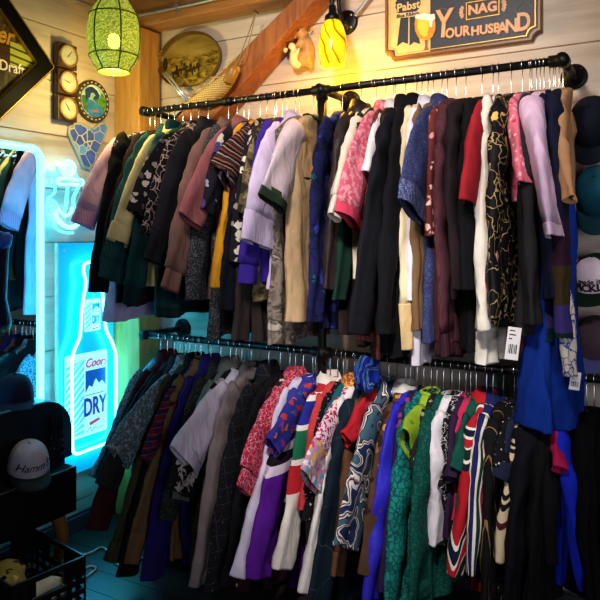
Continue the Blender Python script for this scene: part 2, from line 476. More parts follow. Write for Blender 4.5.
disc_part('wave', S([(-.6, .42), (-.45, .58), (-.2, .64), (.1, .52), (.28, .3), (.2, .14), (.0, .06), (-.08, .2), (.06, .26), (-.04, .38), (-.25, .36), (-.34, .1), (-.5, .0)]), .0292, .033, plain('painted wave', '#163a63', .45, scale=30, var=.3))
disc_part('wave_crest', S([(-.6, .46), (-.45, .64), (-.2, .72), (.12, .6), (.32, .34), (.22, .14), (.28, .3), (.1, .52), (-.2, .64), (-.45, .58)]), .0292, .035, plain('painted foam', '#d8e6dc', .5))
disc_part('boat', S([(-.3, -.5), (.1, -.4), (.3, -.5), (.0, -.56)]), .0292, .032, plain('painted boat', '#9c6a5c', .5))

# blue mosaic plaque
px = [(71, 127), (76, 123.5), (83, 124), (88, 126), (95, 129), (101, 124), (106, 123), (108, 128), (104, 140), (99, 152), (95, 163), (90, 168), (84, 166), (80, 155), (74, 142), (70, 133)]
pts = [(q.y, q.z) for q in (P(u, v, x=.02) for u, v in px)]
cm = (sum(a for a, b in pts)/len(pts), sum(b for a, b in pts)/len(pts))
root = thing('mosaic_plaque', 'blue crackled mosaic plaque tapering to a point above the neon anchor', 'plaque', (0, cm[0], cm[1]))
def mosaic():
    t = NT('blue mosaic'); c = t.coord(); v = t.vor(c, 17, 'DISTANCE_TO_EDGE'); v2 = t.vor(c, 17)
    sp = t.n('ShaderNodeSeparateColor'); t.l(v2.outputs['Color'], sp.inputs[0])
    col = t.ramp(sp.outputs[0], [(0, '#1747b8'), (.3, '#2b6fd6'), (.55, '#123a9c'), (.8, '#4fa0dc')], True)
    col = t.mix(t.math('MULTIPLY', t.noise(c, 40), .2), col, lin('#bcd8ef'))
    col = t.mix(t.math('LESS_THAN', v.outputs['Distance'], .035), col, lin('#c9c79a'))
    b = t.bsdf(col, .2, 0, .6); return t.m
bm = bmesh.new(); prism(bm, pts, .001, .016, LW); child_at(finish('mosaic_stones', bm, mosaic(), None, False, .002), root)
bm = bmesh.new(); tube(bm, [LW(a, b, .009) for a, b in pts], .009, 6, True); child_at(finish('rim', bm, plain('weathered rim', '#a9a48c', .6), None), root)

# ------------------------------------------------------------------ lit mirror
m_led = emit('white led tube', '#34ccf5', 18)
def mirror_mat():
    t = NT('mirror glass'); t.bsdf(lin('#dfeaf0'), .02, 1.0); return t.m
y1 = P(41, 270, x=.03).y; zt = P(41, 150, x=.03).z; zl = P(41, 400, x=.03).z-.05; y0 = y1-.62; r = .05
def rrect(y0, y1, z0, z1, r, n=6):
    out = []
    for cxk, czk, a in ((y1-r, z1-r, 0), (y0+r, z1-r, PI/2), (y0+r, z0+r, PI), (y1-r, z0+r, 1.5*PI)):
        out += [(cxk+r*math.cos(a+PI/2*j/n), czk+r*math.sin(a+PI/2*j/n)) for j in range(n+1)]
    return out
root = thing('lighted_mirror', 'tall mirror framed by a glowing white light tube on the left wall', 'mirror', (0, (y0+y1)/2, (zl+zt)/2))
bm = bmesh.new(); prism(bm, rrect(y0-.02, y1+.02, zl-.02, zt+.02, r), .001, .02, LW)
child_at(finish('backing', bm, plain('pale backing', '#c7c0a4', .5), None, False, .003), root)
bm = bmesh.new(); prism(bm, rrect(y0+.01, y1-.01, zl+.01, zt-.01, r), .0205, .025, LW)
child_at(finish('mirror_glass', bm, mirror_mat(), None, False), root)
bm = bmesh.new(); tube(bm, [LW(a, b, .034) for a, b in rrect(y0, y1, zl, zt, r)], .0125, 10, True)
child_at(finish('light_tube', bm, m_led), root)
bm = bmesh.new(); tube(bm, [LW(a, b, .012) for a, b in rrect(y0-.024, y1+.024, zl-.024, zt+.024, r)], .005, 8, True)
child_at(finish('outer_trim', bm, plain('clear edge trim', '#a8b7ac', .25)), root)
bm = bmesh.new()
tube(bm, smooth_path([P(u, v, x=.0265) for u, v in ((0, 156), (3, 153), (5, 155), (3.5, 157), (7, 155), (9, 156.2), (11, 154.8), (13, 156.4), (16, 155.6))], 5), .0035, 6)
child_at(finish('script_mark', bm, m_white_ink), root)

# ------------------------------------------------------------------ neon anchor
m_cyan = emit('cyan neon', '#54d8ff', 2.8)
m_cyanw = emit('white cyan neon', '#7fe4ff', 2.8)
m_bracket = plain('clear acrylic bracket', '#9fd8e0', .2)
def on(px, x=.05): return [P(u, v, x=x) for u, v in px]
root = thing('neon_anchor', 'glowing cyan neon anchor with a rope tube on the left wall', 'neon sign', P(67, 195, x=0))
def neon(name, px, closed=False, r=.0085, n=5, x=.05, mat=None):
    bm = bmesh.new(); tube(bm, smooth_path(on(px, x), n, closed), r, 8, closed); return child_at(finish(name, bm, mat or m_cyan), root)
neon('ring_tube', [(68+6.2*math.cos(a), 169+7.5*math.sin(a)) for a in (2*PI*k/10 for k in range(10))], True, .0105, 4, mat=m_cyanw)
neon('ring_tube', [(68+3*math.cos(a), 169+4*math.sin(a)) for a in (2*PI*k/8 for k in range(8))], True, .008, 4, mat=m_cyanw)
neon('knot_tube', [(54.5, 164), (57, 163), (60, 164.5), (62, 167)], mat=emit('warm neon', '#ffe9b0', 6))
neon('crossbar_tube', [(57.5, 181.2), (59.5, 178.6), (70, 179.2), (81, 180), (82.5, 182.4), (80.5, 185), (70, 184.6), (59.5, 184.2)], True, mat=m_cyanw)
neon('stem_tube', [(67.5, 185), (67.2, 192), (66.5, 200), (65.5, 208), (63.5, 213)])
neon('stem_tube', [(74, 172), (76.5, 177), (80, 182), (77, 190), (73.5, 198), (73.5, 207), (75, 214)])
neon('arm_tube', [(54, 210), (57, 218), (62.5, 224.5), (70, 227.5), (77, 225), (83, 218), (87, 209)], r=.012, mat=m_cyanw)
neon('arm_tube', [(57, 206), (61, 212.5), (66, 215.5), (70.5, 213), (72, 207)], mat=m_cyanw)
neon('fluke_tube', [(47.5, 198.5), (57, 205.5), (49.5, 212.5)], True, n=2)
neon('fluke_tube', [(91, 199), (83.5, 206.5), (91.5, 212)], True, n=2)
neon('rope_tube', [(56.5, 166), (57.3, 172), (54.6, 178), (54.2, 185), (55, 191), (52, 195.5), (48, 198)], r=.007)
neon('rope_tube', [(46, 204), (46.8, 214), (50, 221), (56, 228.5), (64, 232.5), (73, 233)], r=.006)
for u, v in ((62, 181.5), (70, 190), (56, 206), (70, 226), (80, 183)):
    q = P(u, v, x=.0); bm = bmesh.new(); tube(bm, [LW(q.y, q.z, .001), LW(q.y, q.z, .045)], .005, 6)
    child_at(finish('stand_off', bm, m_bracket), root)

# ------------------------------------------------------------------ neon bottle sign
q0, q1 = P(63, 243, x=.05), P(118, 460, x=.05)
root = thing('bottle_sign', 'glowing cyan neon beer bottle on a tall acrylic panel by the corner', 'neon sign', (0, (q0.y+q1.y)/2, q1.z))
def glowpanel():
    t = NT('back lit cyan acrylic'); b = t.bsdf(lin('#0c9cc0'), .25, 0, .5)
    n1 = t.noise(t.coord((1, 1, .3)), 6, 2)
    b.inputs['Emission Color'].default_value = lin('#12c4ea'); b.inputs['Emission Strength'].default_value = .42
    return t.m
zt_, zb_ = q0.z, q1.z
bm = bmesh.new(); prism(bm, rrect(q0.y, q1.y, zb_, zt_, .02), .006, .016, LW); child_at(finish('acrylic_panel', bm, glowpanel(), None, False, .002), root)
bm = bmesh.new(); prism(bm, [(q0.y-.012, zb_), (q0.y-.001, zb_), (q0.y-.001, zt_), (q0.y-.012, zt_)], .002, .018, LW)
child_at(finish('edge_channel', bm, plain('pale edge channel', '#d8d3bb', .4), None, False), root)
for zz in (zt_-.04, zb_+.06):
    for yy in (q0.y+.04, q1.y-.04):
        bm = bmesh.new(); tube(bm, [LW(yy, zz, .0005), LW(yy, zz, .0225)], .008, 8); child_at(finish('stand_off', bm, m_grey_metal), root)
bot = [(92, 262), (86, 263.2), (83.7, 266), (83.8, 274), (85.6, 280), (85.4, 287), (83, 300), (81.5, 315), (80.6, 330), (79.5, 338), (74.8, 349), (72.6, 357), (72, 370), (72.2, 410), (72.6, 445), (73.5, 451), (77, 454),
       (88, 450), (104, 444), (113, 439), (115.5, 432), (116, 400), (116, 362), (115.2, 352), (111, 340), (106.6, 331), (104.5, 318), (103, 300), (101.6, 285), (101.2, 276), (102, 268), (99.5, 262.3)]
neon('bottle_tube', bot, True, .0082, 3, .058, emit('bottle neon', '#36cdf8', 30))
bm = bmesh.new(); prism(bm, [(p.y, p.z) for p in on(bot, .05)], 0.0165, .021, LW)
def bottle_body():
    t = NT('bottle acrylic'); b = t.bsdf(lin('#1ba9d0'), .15, 0, .5)
    b.inputs['Emission Color'].default_value = lin('#18b6e6'); b.inputs['Emission Strength'].default_value = .35; return t.m
child_at(finish('bottle_body', bm, bottle_body(), None, False), root)
def glowink(name, c, e=.5): return emit(name, c, e, c)
g_white, g_blue, g_red, g_sky = glowink('lit white print', '#cfeef6', .55), glowink('lit blue print', '#0f4f9e', .35), glowink('lit red print', '#c23a4a', .5), glowink('lit pale blue print', '#4cc3e6', .45)
# main label
ya, yb, za, zb2 = P(65, 358, x=0.0240).y, P(107, 430, x=0.0240).y, P(100, 434, x=0.0240).z, P(65, 357, x=0.0240).z
zb2 = (P(65, 360, x=0.0240).z + P(107, 346, x=0.0240).z)/2
za = (P(75, 443, x=0.0240).z + P(107, 426, x=0.0240).z)/2
W_, H_ = yb-ya, zb2-za
def U(a, b): return (ya+W_*a, za+H_*b)
bm = bmesh.new(); prism(bm, rrect(ya, yb, za, zb2, .012), 0.0215, 0.0240, LW)
lab = child_at(finish('label', bm, g_white, None, False), root)
def sub(name, polys, mat, n0, n1, par):
    bm = bmesh.new()
    for q in polys: prism(bm, q, n0, n1, LW)
    o = finish(name, bm, mat, None, False); o.parent = par
    return o
st = []
for k in range(13):
    b0 = .02+k*.085; x1 = .44
    lo, hi = b0-.22, b0
    q = [(0.02, lo), (x1, lo+.24), (x1, lo+.285), (0.02, lo+.045)]
    q = [(a, min(.93, max(.04, b))) for a, b in q]
    if abs(q[0][1]-q[3][1]) > .005 or abs(q[1][1]-q[2][1]) > .005: st.append([U(a, b) for a, b in q])
sub('label_stripes', st, g_sky, 0.0241, 0.0246, lab)
sub('mountain_panel', [[U(.47, .48), (ya+W_*.97, za+H_*.48), U(.97, .78), U(.47, .78)]], g_blue, 0.0241, 0.0248, lab)
sub('mountain', [[U(.47, .52), U(.56, .60), U(.63, .57), U(.72, .67), U(.79, .60), U(.87, .63), U(.97, .55), U(.97, .49), U(.47, .49)]], g_white, 0.0249, 0.0256, lab)
sub('ribbon', [[U(.56, .15), U(.8, .18), U(.83, .15), U(.58, .11)]], g_red, 0.0241, 0.0248, lab)
def ltext(name, body, size, mat, a, b, par, n=0.0248, **kw):
    s, t = U(a, b); o = text(name, body, size, mat, None, LW, s, t, n, **kw); o.parent = par; return o
ltext('lettering', 'Coors', H_*.15, g_red, .72, .865, lab, shear=.35, bold=.001, sx=.9)
ltext('lettering', 'DRY', H_*.30, glowink('lit deep blue print', '#0a3b8c', .3), .70, .33, lab, bold=.003, sx=.62)
bm = bmesh.new(); tube(bm, smooth_path([LW(*U(a, b), 0.0255) for a, b in ((.5, .04), (.58, .09), (.62, .04), (.7, .08), (.76, .05), (.9, .075))], 4), .0015, 5)
o = finish('script_mark', bm, g_blue); o.parent = lab
# neck label
ya, yb = P(84.5, 315, x=0.0240).y, P(100.5, 315, x=0.0240).y
za, zb2 = P(92, 331, x=0.0240).z, P(92, 299, x=0.0240).z
W_, H_ = yb-ya, zb2-za
bm = bmesh.new(); prism(bm, rrect(ya, yb, za, zb2, .008), 0.0215, 0.0240, LW)
lab = child_at(finish('neck_label', bm, g_white, None, False), root)
st = []
for k in range(7):
    q = [(.02, .0+k*.15-.1), (.42, .2+k*.15-.1), (.42, .26+k*.15-.1), (.02, .06+k*.15-.1)]
    q = [(a, min(.97, max(.03, b))) for a, b in q]
    if abs(q[0][1]-q[3][1]) > .01 and abs(q[1][1]-q[2][1]) > .01: st.append([U(a, b) for a, b in q])
sub('label_stripes', st, g_sky, 0.0241, 0.0246, lab)
sub('mountain_panel', [[U(.48, .58), U(.95, .58), U(.95, .86), U(.48, .86)]], g_blue, 0.0241, 0.0248, lab)
sub('mountain', [[U(.48, .61), U(.62, .70), U(.74, .76), U(.95, .64), U(.95, .6), U(.48, .6)]], g_white, 0.0249, 0.0256, lab)
ltext('lettering', 'DRY', H_*.36, g_blue, .7, .34, lab, bold=.002, sx=.42)
sub('ribbon', [[U(.5, .09), U(.92, .12), U(.92, .07), U(.5, .04)]], g_red, 0.0241, 0.0248, lab)
# ------------------------------------------------------------------ green lantern
D_ = ray(114, 37)*3.22; Lc = Vector((CX, CY, EYE)) + D_
lx, ly, lz = Lc
root = thing('hanging_lantern', 'green pressed glass lantern with a lit bulb hanging before the corner post', 'lantern', (lx, ly, lz))
def lantern_glass():
    t = NT('green lantern glass'); c = t.coord(); w = t.n('ShaderNodeTexWave', wave_type='RINGS'); t.l(t.coord((1, 1, .8)), w.inputs['Vector']); w.inputs['Scale'].default_value = 17; w.inputs['Distortion'].default_value = 14; w.inputs['Detail Scale'].default_value = 2.2
    hgt = t.math('ADD', t.math('MULTIPLY', w.outputs[1], .55), t.math('MULTIPLY', t.noise(c, 60, 3), .5))
    col = t.ramp(hgt, [(.22, '#6c7c20'), (.5, '#93a030'), (.85, '#b3b848')])
    b = t.n('ShaderNodeBsdfPrincipled'); t.l(col, b.inputs['Base Color']); b.inputs['Roughness'].default_value = .25
    t.l(col, b.inputs['Emission Color']); b.inputs['Emission Strength'].default_value = .9
    tr = t.n('ShaderNodeBsdfTransparent'); tr.inputs[0].default_value = lin('#9aa838')
    mx = t.n('ShaderNodeMixShader'); mx.inputs[0].default_value = .09; t.l(b.outputs[0], mx.inputs[1]); t.l(tr.outputs[0], mx.inputs[2])
    t.l(mx.outputs[0], t.out.inputs[0]); t.bump(b, hgt, .6, .01); return t.m
prof = [(.070, -.168), (.074, -.163), (.078, -.150), (.095, -.13), (.112, -.098), (.121, -.055), (.124, 0), (.121, .05), (.112, .095), (.098, .128), (.084, .15), (.068, .178)]
rings = []
for r, z in prof:
    rings.append([Vector((lx+r*(1+.035*abs(math.cos(3*a)))*math.cos(a), ly+r*(1+.035*abs(math.cos(3*a)))*math.sin(a), lz+z)) for a in (2*PI*k/36 for k in range(36))])
bm = bmesh.new(); loft(bm, rings); child_at(finish('glass_shade', bm, lantern_glass()), root)
m_rib = plain('green glass rib', '#4d6318', .3)
bm = bmesh.new()
for k in range(6):
    a = PI/6+k*PI/3
    tube(bm, [Vector((lx+r*1.015*math.cos(a), ly+r*1.015*math.sin(a), lz+z)) for r, z in prof], .004, 6)
for r, z in ((.072, -.168), (.114, -.095), (.112, .1), (.07, .178)):
    tube(bm, [Vector((lx+r*1.03*math.cos(a), ly+r*1.03*math.sin(a), lz+z)) for a in (2*PI*k/36 for k in range(36))], .004, 6, True)
child_at(finish('rib', bm, m_rib), root)
bm = bmesh.new(); ellipsoid(bm, (lx, ly, lz-.02), (.03, .03, .038)); child_at(finish('bulb', bm, emit('lantern bulb', '#fff3c8', 110)), root)
m_brz = plain('bronze cap', '#4a3a20', .4, .8)
bm = bmesh.new(); lathe(bm, [(.078, .178), (.08, .186), (.055, .2), (.03, .215), (.018, .235), (.012, .26)], (lx, ly, lz)); child_at(finish('cap', bm, m_brz), root)
bm = bmesh.new(); lathe(bm, [(.018, .02), (.018, .19)], (lx, ly, lz), 12); child_at(finish('socket', bm, m_brz), root)
z = lz+.262; k = 0
bm = bmesh.new()
while z < H:
    e = [Vector((lx+(.011*math.cos(a) if k % 2 else 0), ly+(0 if k % 2 else .011*math.cos(a)), z+.018*math.sin(a))) for a in (2*PI*j/12 for j in range(12))]
    tube(bm, e, .003, 5, True); z += .027; k += 1
child_at(finish('chain', bm, m_brz), root)

# ------------------------------------------------------------------ oval tray behind the brace
ca = P(187, 59, y=-.05); hw = (P(218, 59, y=-.05).x-P(156, 59, y=-.05).x)/2; hh = (P(187, 33, y=-.05).z-P(187, 88, y=-.05).z)/2
root = thing('oval_tray', 'oval brass tray picture of riders in a yellow landscape on the back wall', 'picture', (ca.x, 0, ca.z))
def brass_scene():
    t = NT('embossed brass scene'); c = t.coord(); sep = t.n('ShaderNodeSeparateXYZ'); t.l(c, sep.inputs[0])
    n1 = t.noise(t.coord((1, 1, 1.6)), 22, 5, .65, .6)
    ground = t.ramp(n1, [(.36, '#3a2a08'), (.48, '#8f7420'), (.62, '#c5aa46'), (.8, '#e0cf86')])
    sky = t.ramp(t.noise(t.coord((.5, 1, 2)), 9, 3), [(.3, '#8c742a'), (.7, '#c9ae57')])
    hi = t.math('GREATER_THAN', t.math('ADD', sep.outputs[2], t.math('MULTIPLY', t.noise(c, 12), .05)), ca.z+.055)
    b = t.bsdf(t.mix(hi, ground, sky), .28, .55, .6); t.bump(b, n1, .5, .006); return t.m
bm = bmesh.new(); loft(bm, [[BW(s, q, n) for s, q in ell(ca.x, ca.z, hw*f, hh*f, 48)] for f, n in ((.9, .012), (.93, .014), (.985, .045), (1, .05), (1.01, .046), (.955, .008), (.9, .004))], True, True)
child_at(finish('tray_rim', bm, plain('brown brass rim', '#7a5a22', .32, .7)), root)
bm = bmesh.new(); prism(bm, ell(ca.x, ca.z, hw*.93, hh*.93, 48), .0125, .0165, BW); child_at(finish('embossed_scene', bm, brass_scene(), None, False), root)
m_sil = plain('dark embossed riders', '#2a1d08', .5)
for sx, sz, q in ((-.45, -.35, .2), (-.2, -.28, .17), (.0, -.36, .2), (.22, -.3, .14)):
    X, Z, s = ca.x+hw*sx, ca.z+hh*sz, hh*q
    bm = bmesh.new(); prism(bm, [(X+s*a, Z+s*b) for a, b in ((-1, -1), (-.8, -1), (-.75, -.3), (.2, -.3), (.3, -1), (.5, -1), (.55, -.1), (.9, .3), (1.2, .2), (1.15, .5), (.7, .65), (.35, .25), (.2, .5), (.25, 1.1), (0, 1.3), (-.2, 1.1), (-.2, .5), (-.4, .2), (-1, .15))], .0166, .022, BW); child_at(finish('rider', bm, m_sil, None, False), root)
bm = bmesh.new(); prism(bm, ell(ca.x-hw*.84, ca.z-.0, hw*.07, hh*.25, 12), .0166, .022, BW); child_at(finish('embossed_tree', bm, m_sil, None, False), root)


# straw creel hanging from the brace
m_straw = fabric('woven straw', '#a8894a', [('line', 'x1.5', .012, .3, '#5e4a20'), ('line', 'z', .010, .25, '#d6bd82')], .6, crease=.8)
A = P(188, 104, y=-.2); B = P(238, 66, y=-.2)
root = thing('straw_creel', 'boat shaped woven straw creel hanging by a cord against the diagonal brace', 'basket', (A+B)/2)
dv = (B-A).normalized(); up = Vector((-dv.z, 0, dv.x)); L = (B-A).length
rings = []
for i in range(13):
    f = i/12; w = .062*math.sin(PI*min(1, f*.9+.06))**.7 + .006
    c = A + dv*L*f - up*.018*math.sin(PI*f)
    rings.append([c + up*(w*math.sin(a)*(1 if math.sin(a) < 0 else .25)) + Vector((0, w*.65*math.cos(a), 0)) for a in (2*PI*k/16 for k in range(16))])
bm = bmesh.new(); loft(bm, rings, True, True); child_at(finish('woven_body', bm, m_straw), root)
bm = bmesh.new()
rnd = random.Random(4)
for k in range(16):
    f = rnd.random(); p = A+dv*L*(f*.8)+up*.012+Vector((0, rnd.uniform(-.03, .03), 0))
    tube(bm, smooth_path([p, p+dv*.05+up*rnd.uniform(.0, .03), p+dv*.11+up*rnd.uniform(-.02, .035)], 3), .0022, 4)
child_at(finish('loose_straw', bm, m_straw), root)
m_cork = plain('brown cork bottle', '#8a6428', .35)
q = P(231, 74, y=-.225)
bm = bmesh.new(); Mq = Matrix.Translation(q) @ Matrix.Rotation(math.radians(28), 4, 'Y')
lathe(bm, [(.026, -.045), (.028, -.04), (.028, .025), (.02, .04), (.011, .046), (.011, .062)], (0, 0, 0), 14, Mq); child_at(finish('bottle', bm, m_cork), root)
N0 = P(256, 12, y=-.153); N1 = P(245, 54, y=-.2)
bm = bmesh.new(); tube(bm, smooth_path([N0, (N0+N1)/2+Vector((.006, 0, 0)), N1, B], 5), .003, 5); tube(bm, smooth_path([N0, (N0+N1)/2+Vector((-.012, 0, 0)), P(238, 62, y=-.2), B], 5), .003, 5)
child_at(finish('cord', bm, plain('jute cord', '#8a744c', .8)), root)
bm = bmesh.new(); tube(bm, [N0+Vector((0, .02, 0)), N0+Vector((0, -.012, .004))], .004, 6); child_at(finish('nail', bm, m_black), root)
A = P(163, 73, y=-.1); B = P(186, 101, y=-.1)
root = thing('silver_rods', 'pair of slim silver rods slanting under the oval tray', 'rods', (A+B)/2)
for off in (0, .028):
    bm = bmesh.new(); tube(bm, [A+Vector((off, 0, 0)), B+Vector((off*.6, 0, 0))], .007, 8); child_at(finish('rod', bm, plain('silver tube', '#cfd6d8', .25, .7)), root)

# ------------------------------------------------------------------ squirrel plaque (two squirrels)
m_fur = plain('tan glazed fur', '#a67c46', .5, 0, .5, .3, 30, .2)
m_fur2 = plain('pale glazed belly', '#e2c48c', .45)
def SQ(u, v, n=.03):
    q = P(u, v, y=-.04); return Vector((q.x, -n, q.z))
rootq = SQ(302, 46)
root = thing('squirrel_figurine', 'ceramic mother and baby squirrel figurine clinging to the back wall', 'figurine', (rootq.x, 0, rootq.z))
def blobs(name, L, mat, sub=.006):
    bm = bmesh.new()
    for c, r, ang in L: ellipsoid(bm, c, r, Matrix.Rotation(ang, 3, 'Y'), 14, 10)
    o = finish(name, bm, mat)
    md = o.modifiers.new('r', 'REMESH'); md.mode = 'VOXEL'; md.voxel_size = sub; md.use_smooth_shade = True
    sm = o.modifiers.new('s', 'SMOOTH'); sm.iterations = 4; sm.factor = .6
    return child_at(o, root)
k_ = .0049
mo = blobs('mother_squirrel', [(SQ(308, 50, .04), (.032, .036, .075), -.12), (SQ(304, 58, .04), (.036, .036, .05), .1), (SQ(302.5, 33.5, .05), (.031, .03, .028), .2), (SQ(296.5, 37, .055), (.017, .018, .015), .3),
     (SQ(306, 23.5, .045), (.009, .009, .026), .15), (SQ(295, 31, .05), (.010, .009, .017), -.3), (SQ(310, 29, .035), (.008, .008, .018), .5), (SQ(299.5, 47, .06), (.013, .014, .034), .5), (SQ(303, 43, .055), (.022, .022, .03), 0), (SQ(309, 64, .03), (.02, .022, .03), -.3)], m_fur)
ba = blobs('baby_squirrel', [(SQ(297, 58, .07), (.022, .024, .05), .12), (SQ(295.5, 48, .075), (.021, .021, .019), .1), (SQ(299, 66, .065), (.027, .022, .02), 0), (SQ(288.5, 51.5, .07), (.014, .013, .015), .3), (SQ(301, 55, .08), (.01, .012, .03), .5)], m_fur2)
for nm, u, v, n, r in (('eye', 301.5, 32, .081, .009), ('eye', 293.8, 47, .096, .006), ('nose', 294.0, 38, .071, .0055)):
    bm = bmesh.new(); ellipsoid(bm, SQ(u, v, n), (r, r, r), None, 8, 6); child_at(finish(nm, bm, m_ink), root)

# ------------------------------------------------------------------ yellow wall lamp
fw = P(347, 23, y=-.0)
lp = P(332.5, 44, y=-.26)
root = thing('wall_lamp', 'yellow art glass lamp on a black gooseneck pipe above the upper rail', 'wall lamp', (fw.x, 0, fw.z))
bm = bmesh.new(); Mr = Matrix.Translation(fw) @ Matrix.Rotation(PI/2, 4, 'X')
lathe(bm, [(.06, .001), (.06, .012), (.052, .016), (.026, .02), (.024, .04), (.0, .041)], (0, 0, 0), 28, Mr); child_at(finish('flange', bm, m_black), root)
for k in range(4):
    a = PI/4+k*PI/2; q = fw+Vector((.042*math.cos(a), -.017, .042*math.sin(a))); bm = bmesh.new(); ellipsoid(bm, q, (.006, .004, .006), None, 8, 6); child_at(finish('screw', bm, m_grey_metal), root)
bm = bmesh.new(); tube(bm, smooth_path([fw+Vector((0, -.03, 0)), fw+Vector((-.004, -.07, .03)), fw+Vector((-.004, -.09, .12)), fw+Vector((0, -.14, .2)), (lp.x, lp.y+.05, lp.z+.36), (lp.x, lp.y, lp.z+.29), (lp.x, lp.y, lp.z+.12)], 8), .0105, 10)
child_at(finish('gooseneck_pipe', bm, m_black), root)
bm = bmesh.new(); lathe(bm, [(.012, .175), (.016, .17), (.018, .14), (.034, .125), (.036, .105), (.03, .1)], lp, 20); child_at(finish('socket_cap', bm, m_black), root)
def amber():
    t = NT('amber art glass'); c = t.coord(); w = t.n('ShaderNodeTexWave'); t.l(t.coord((1, 1, .7), (.3, .6, 0)), w.inputs['Vector'])
    w.inputs['Scale'].default_value = 8; w.inputs['Distortion'].default_value = 5; w.inputs['Detail'].default_value = 1; w.inputs['Detail Scale'].default_value = 1.2
    col = t.ramp(w.outputs[1], [(0, '#7a4400'), (.05, '#d89a06'), (.09, '#f5b90a'), (1, '#f8c61c')])
    b = t.bsdf(col, .2); t.l(col, b.inputs['Emission Color']); b.inputs['Emission Strength'].default_value = 1.0
    return t.m
bm = bmesh.new(); rings = [[Vector((lp.x+r*math.cos(a), lp.y+r*math.sin(a), lp.z+z)) for a in (2*PI*k/28 for k in range(28))] for r, z in ((.026, .108), (.038, .098), (.05, .075), (.06, .04), (.064, .0), (.063, -.04), (.056, -.08), (.052, -.1), (.049, -.1), (.053, -.08), (.06, -.04), (.061, 0), (.057, .04), (.047, .073), (.035, .094), (.022, .103))]
loft(bm, rings); child_at(finish('glass_shade', bm, amber()), root)
bm = bmesh.new(); ellipsoid(bm, (lp.x, lp.y, lp.z), (.022, .022, .032)); child_at(finish('bulb', bm, emit('amber bulb', '#ffc23a', 12)), root)
for (ua, va, ub, vb), lb in (((320, -4, 340, 14), 'thin grey metal conduit slanting up left of the lamp flange'), ((355, 16, 371, -4), 'thin grey metal conduit slanting up right of the lamp flange')):
    a, b = P(ua, va, y=-.03), P(ub, vb, y=-.03)
    if va < vb: a, b = b, a
    conduit('metal_conduit', lb, [a, (a+b)/2, b, b+(b-a)*4], .009)

# ------------------------------------------------------------------ pub sign
zb_ = (P(390, 57, y=-.03).z + P(530, 44, y=-.03).z)/2
s0, s1 = P(385, 30, y=-.03).x, P(541, 20, y=-.03).x; zt_ = zb_+.46
root = thing('pub_sign', 'wooden pub sign with beer glass and gold lettering on the back wall', 'sign', ((s0+s1)/2, 0, (zb_+zt_)/2))
def notched(m, nt=.035):
    a, b, c, d = s0+m, s1-m, zb_+m, zt_-m
    out = []
    for (x, z, q0_) in ((b, d, -PI/2), (a, d, 0), (a, c, PI/2), (b, c, PI)):
        out += [(x+nt*math.cos(q0_-PI/2*k/5), z+nt*math.sin(q0_-PI/2*k/5)) for k in range(6)]
    return out
m_signwood = plain('brown moulded edge', '#7d5227', .4)
m_navy = plain('dark blue sign paint', '#1f2733', .5, 0, .4, .25, 60)
m_cream = plain('cream sign paint', '#d8b877', .5, 0, .4, .15, 25)
bm = bmesh.new(); ring_prism(bm, notched(0), notched(.014), .001, .034, BW); child_at(finish('moulding', bm, m_signwood, None, False, .004), root)
bm = bmesh.new(); prism(bm, notched(.010), .002, .024, BW); child_at(finish('navy_board', bm, m_navy, None, False), root)
xs = P(430, 30, y=-.03).x
pl = [(max(s0+.016, min(xs, a)), b) for a, b in notched(.016)]
bm = bmesh.new(); prism(bm, [(a, b) for a, b in [(xs, zt_-.016), (s0+.05, zt_-.016), (s0+.046, zt_-.045), (s0+.016, zt_-.05), (s0+.016, zb_+.05), (s0+.046, zb_+.045), (s0+.05, zb_+.016), (xs, zb_+.016)]], .0242, .0262, BW)
child_at(finish('cream_panel', bm, m_cream, None, False), root)
bm = bmesh.new()
ring_prism(bm, notched(.022), notched(.0255), .0262, .0268, BW)
child_at(finish('gold_line', bm, m_gold, None, False), root)
def SG(u, v): q = P(u, v, y=-.027); return (q.x, q.z)
bm = bmesh.new()
c = SG(408, 3); 
pts = [(c[0]+(.058+.005*(k % 2))*math.cos(2*PI*k/36), c[1]+(.062+.005*(k % 2))*math.sin(2*PI*k/36)) for k in range(36)]
prism(bm, pts, .0263, .0283, BW)
prism(bm, [SG(401, 14), SG(408.5, 15), SG(408, 44), SG(402.5, 42), SG(397, 46.5)], .0263, .028, BW)
prism(bm, [SG(409.5, 15), SG(416, 14), SG(420, 44), SG(414, 42), SG(409.5, 46)], .0263, .028, BW)
child_at(finish('ribbon_rosette', bm, m_navy, None, False), root)
bm = bmesh.new(); prism(bm, [SG(394, 14), SG(421.5, 11), SG(422, 15.5), SG(394.5, 18.8)], .0284, .0294, BW); band = child_at(finish('ribbon_band', bm, m_cream, None, False), root)
def stext(body, u, v, size, mat, **kw):
    a, b = SG(u, v); return text('lettering', body, size, mat, root, BW, a, b, kw.pop('n', .0296), **kw)
m_pink_gold = plain('pink gold letter paint', '#d9a06a', .45)
m_red_edge = plain('dark red letter shade', '#7c3020', .5)
stext('Pabst', 408.5, 6.5, .052, m_cream, bold=.001, rot=.02)
stext('Blue Ribbon', 408, 15, .0225, m_navy, bold=.0008, rot=.0)
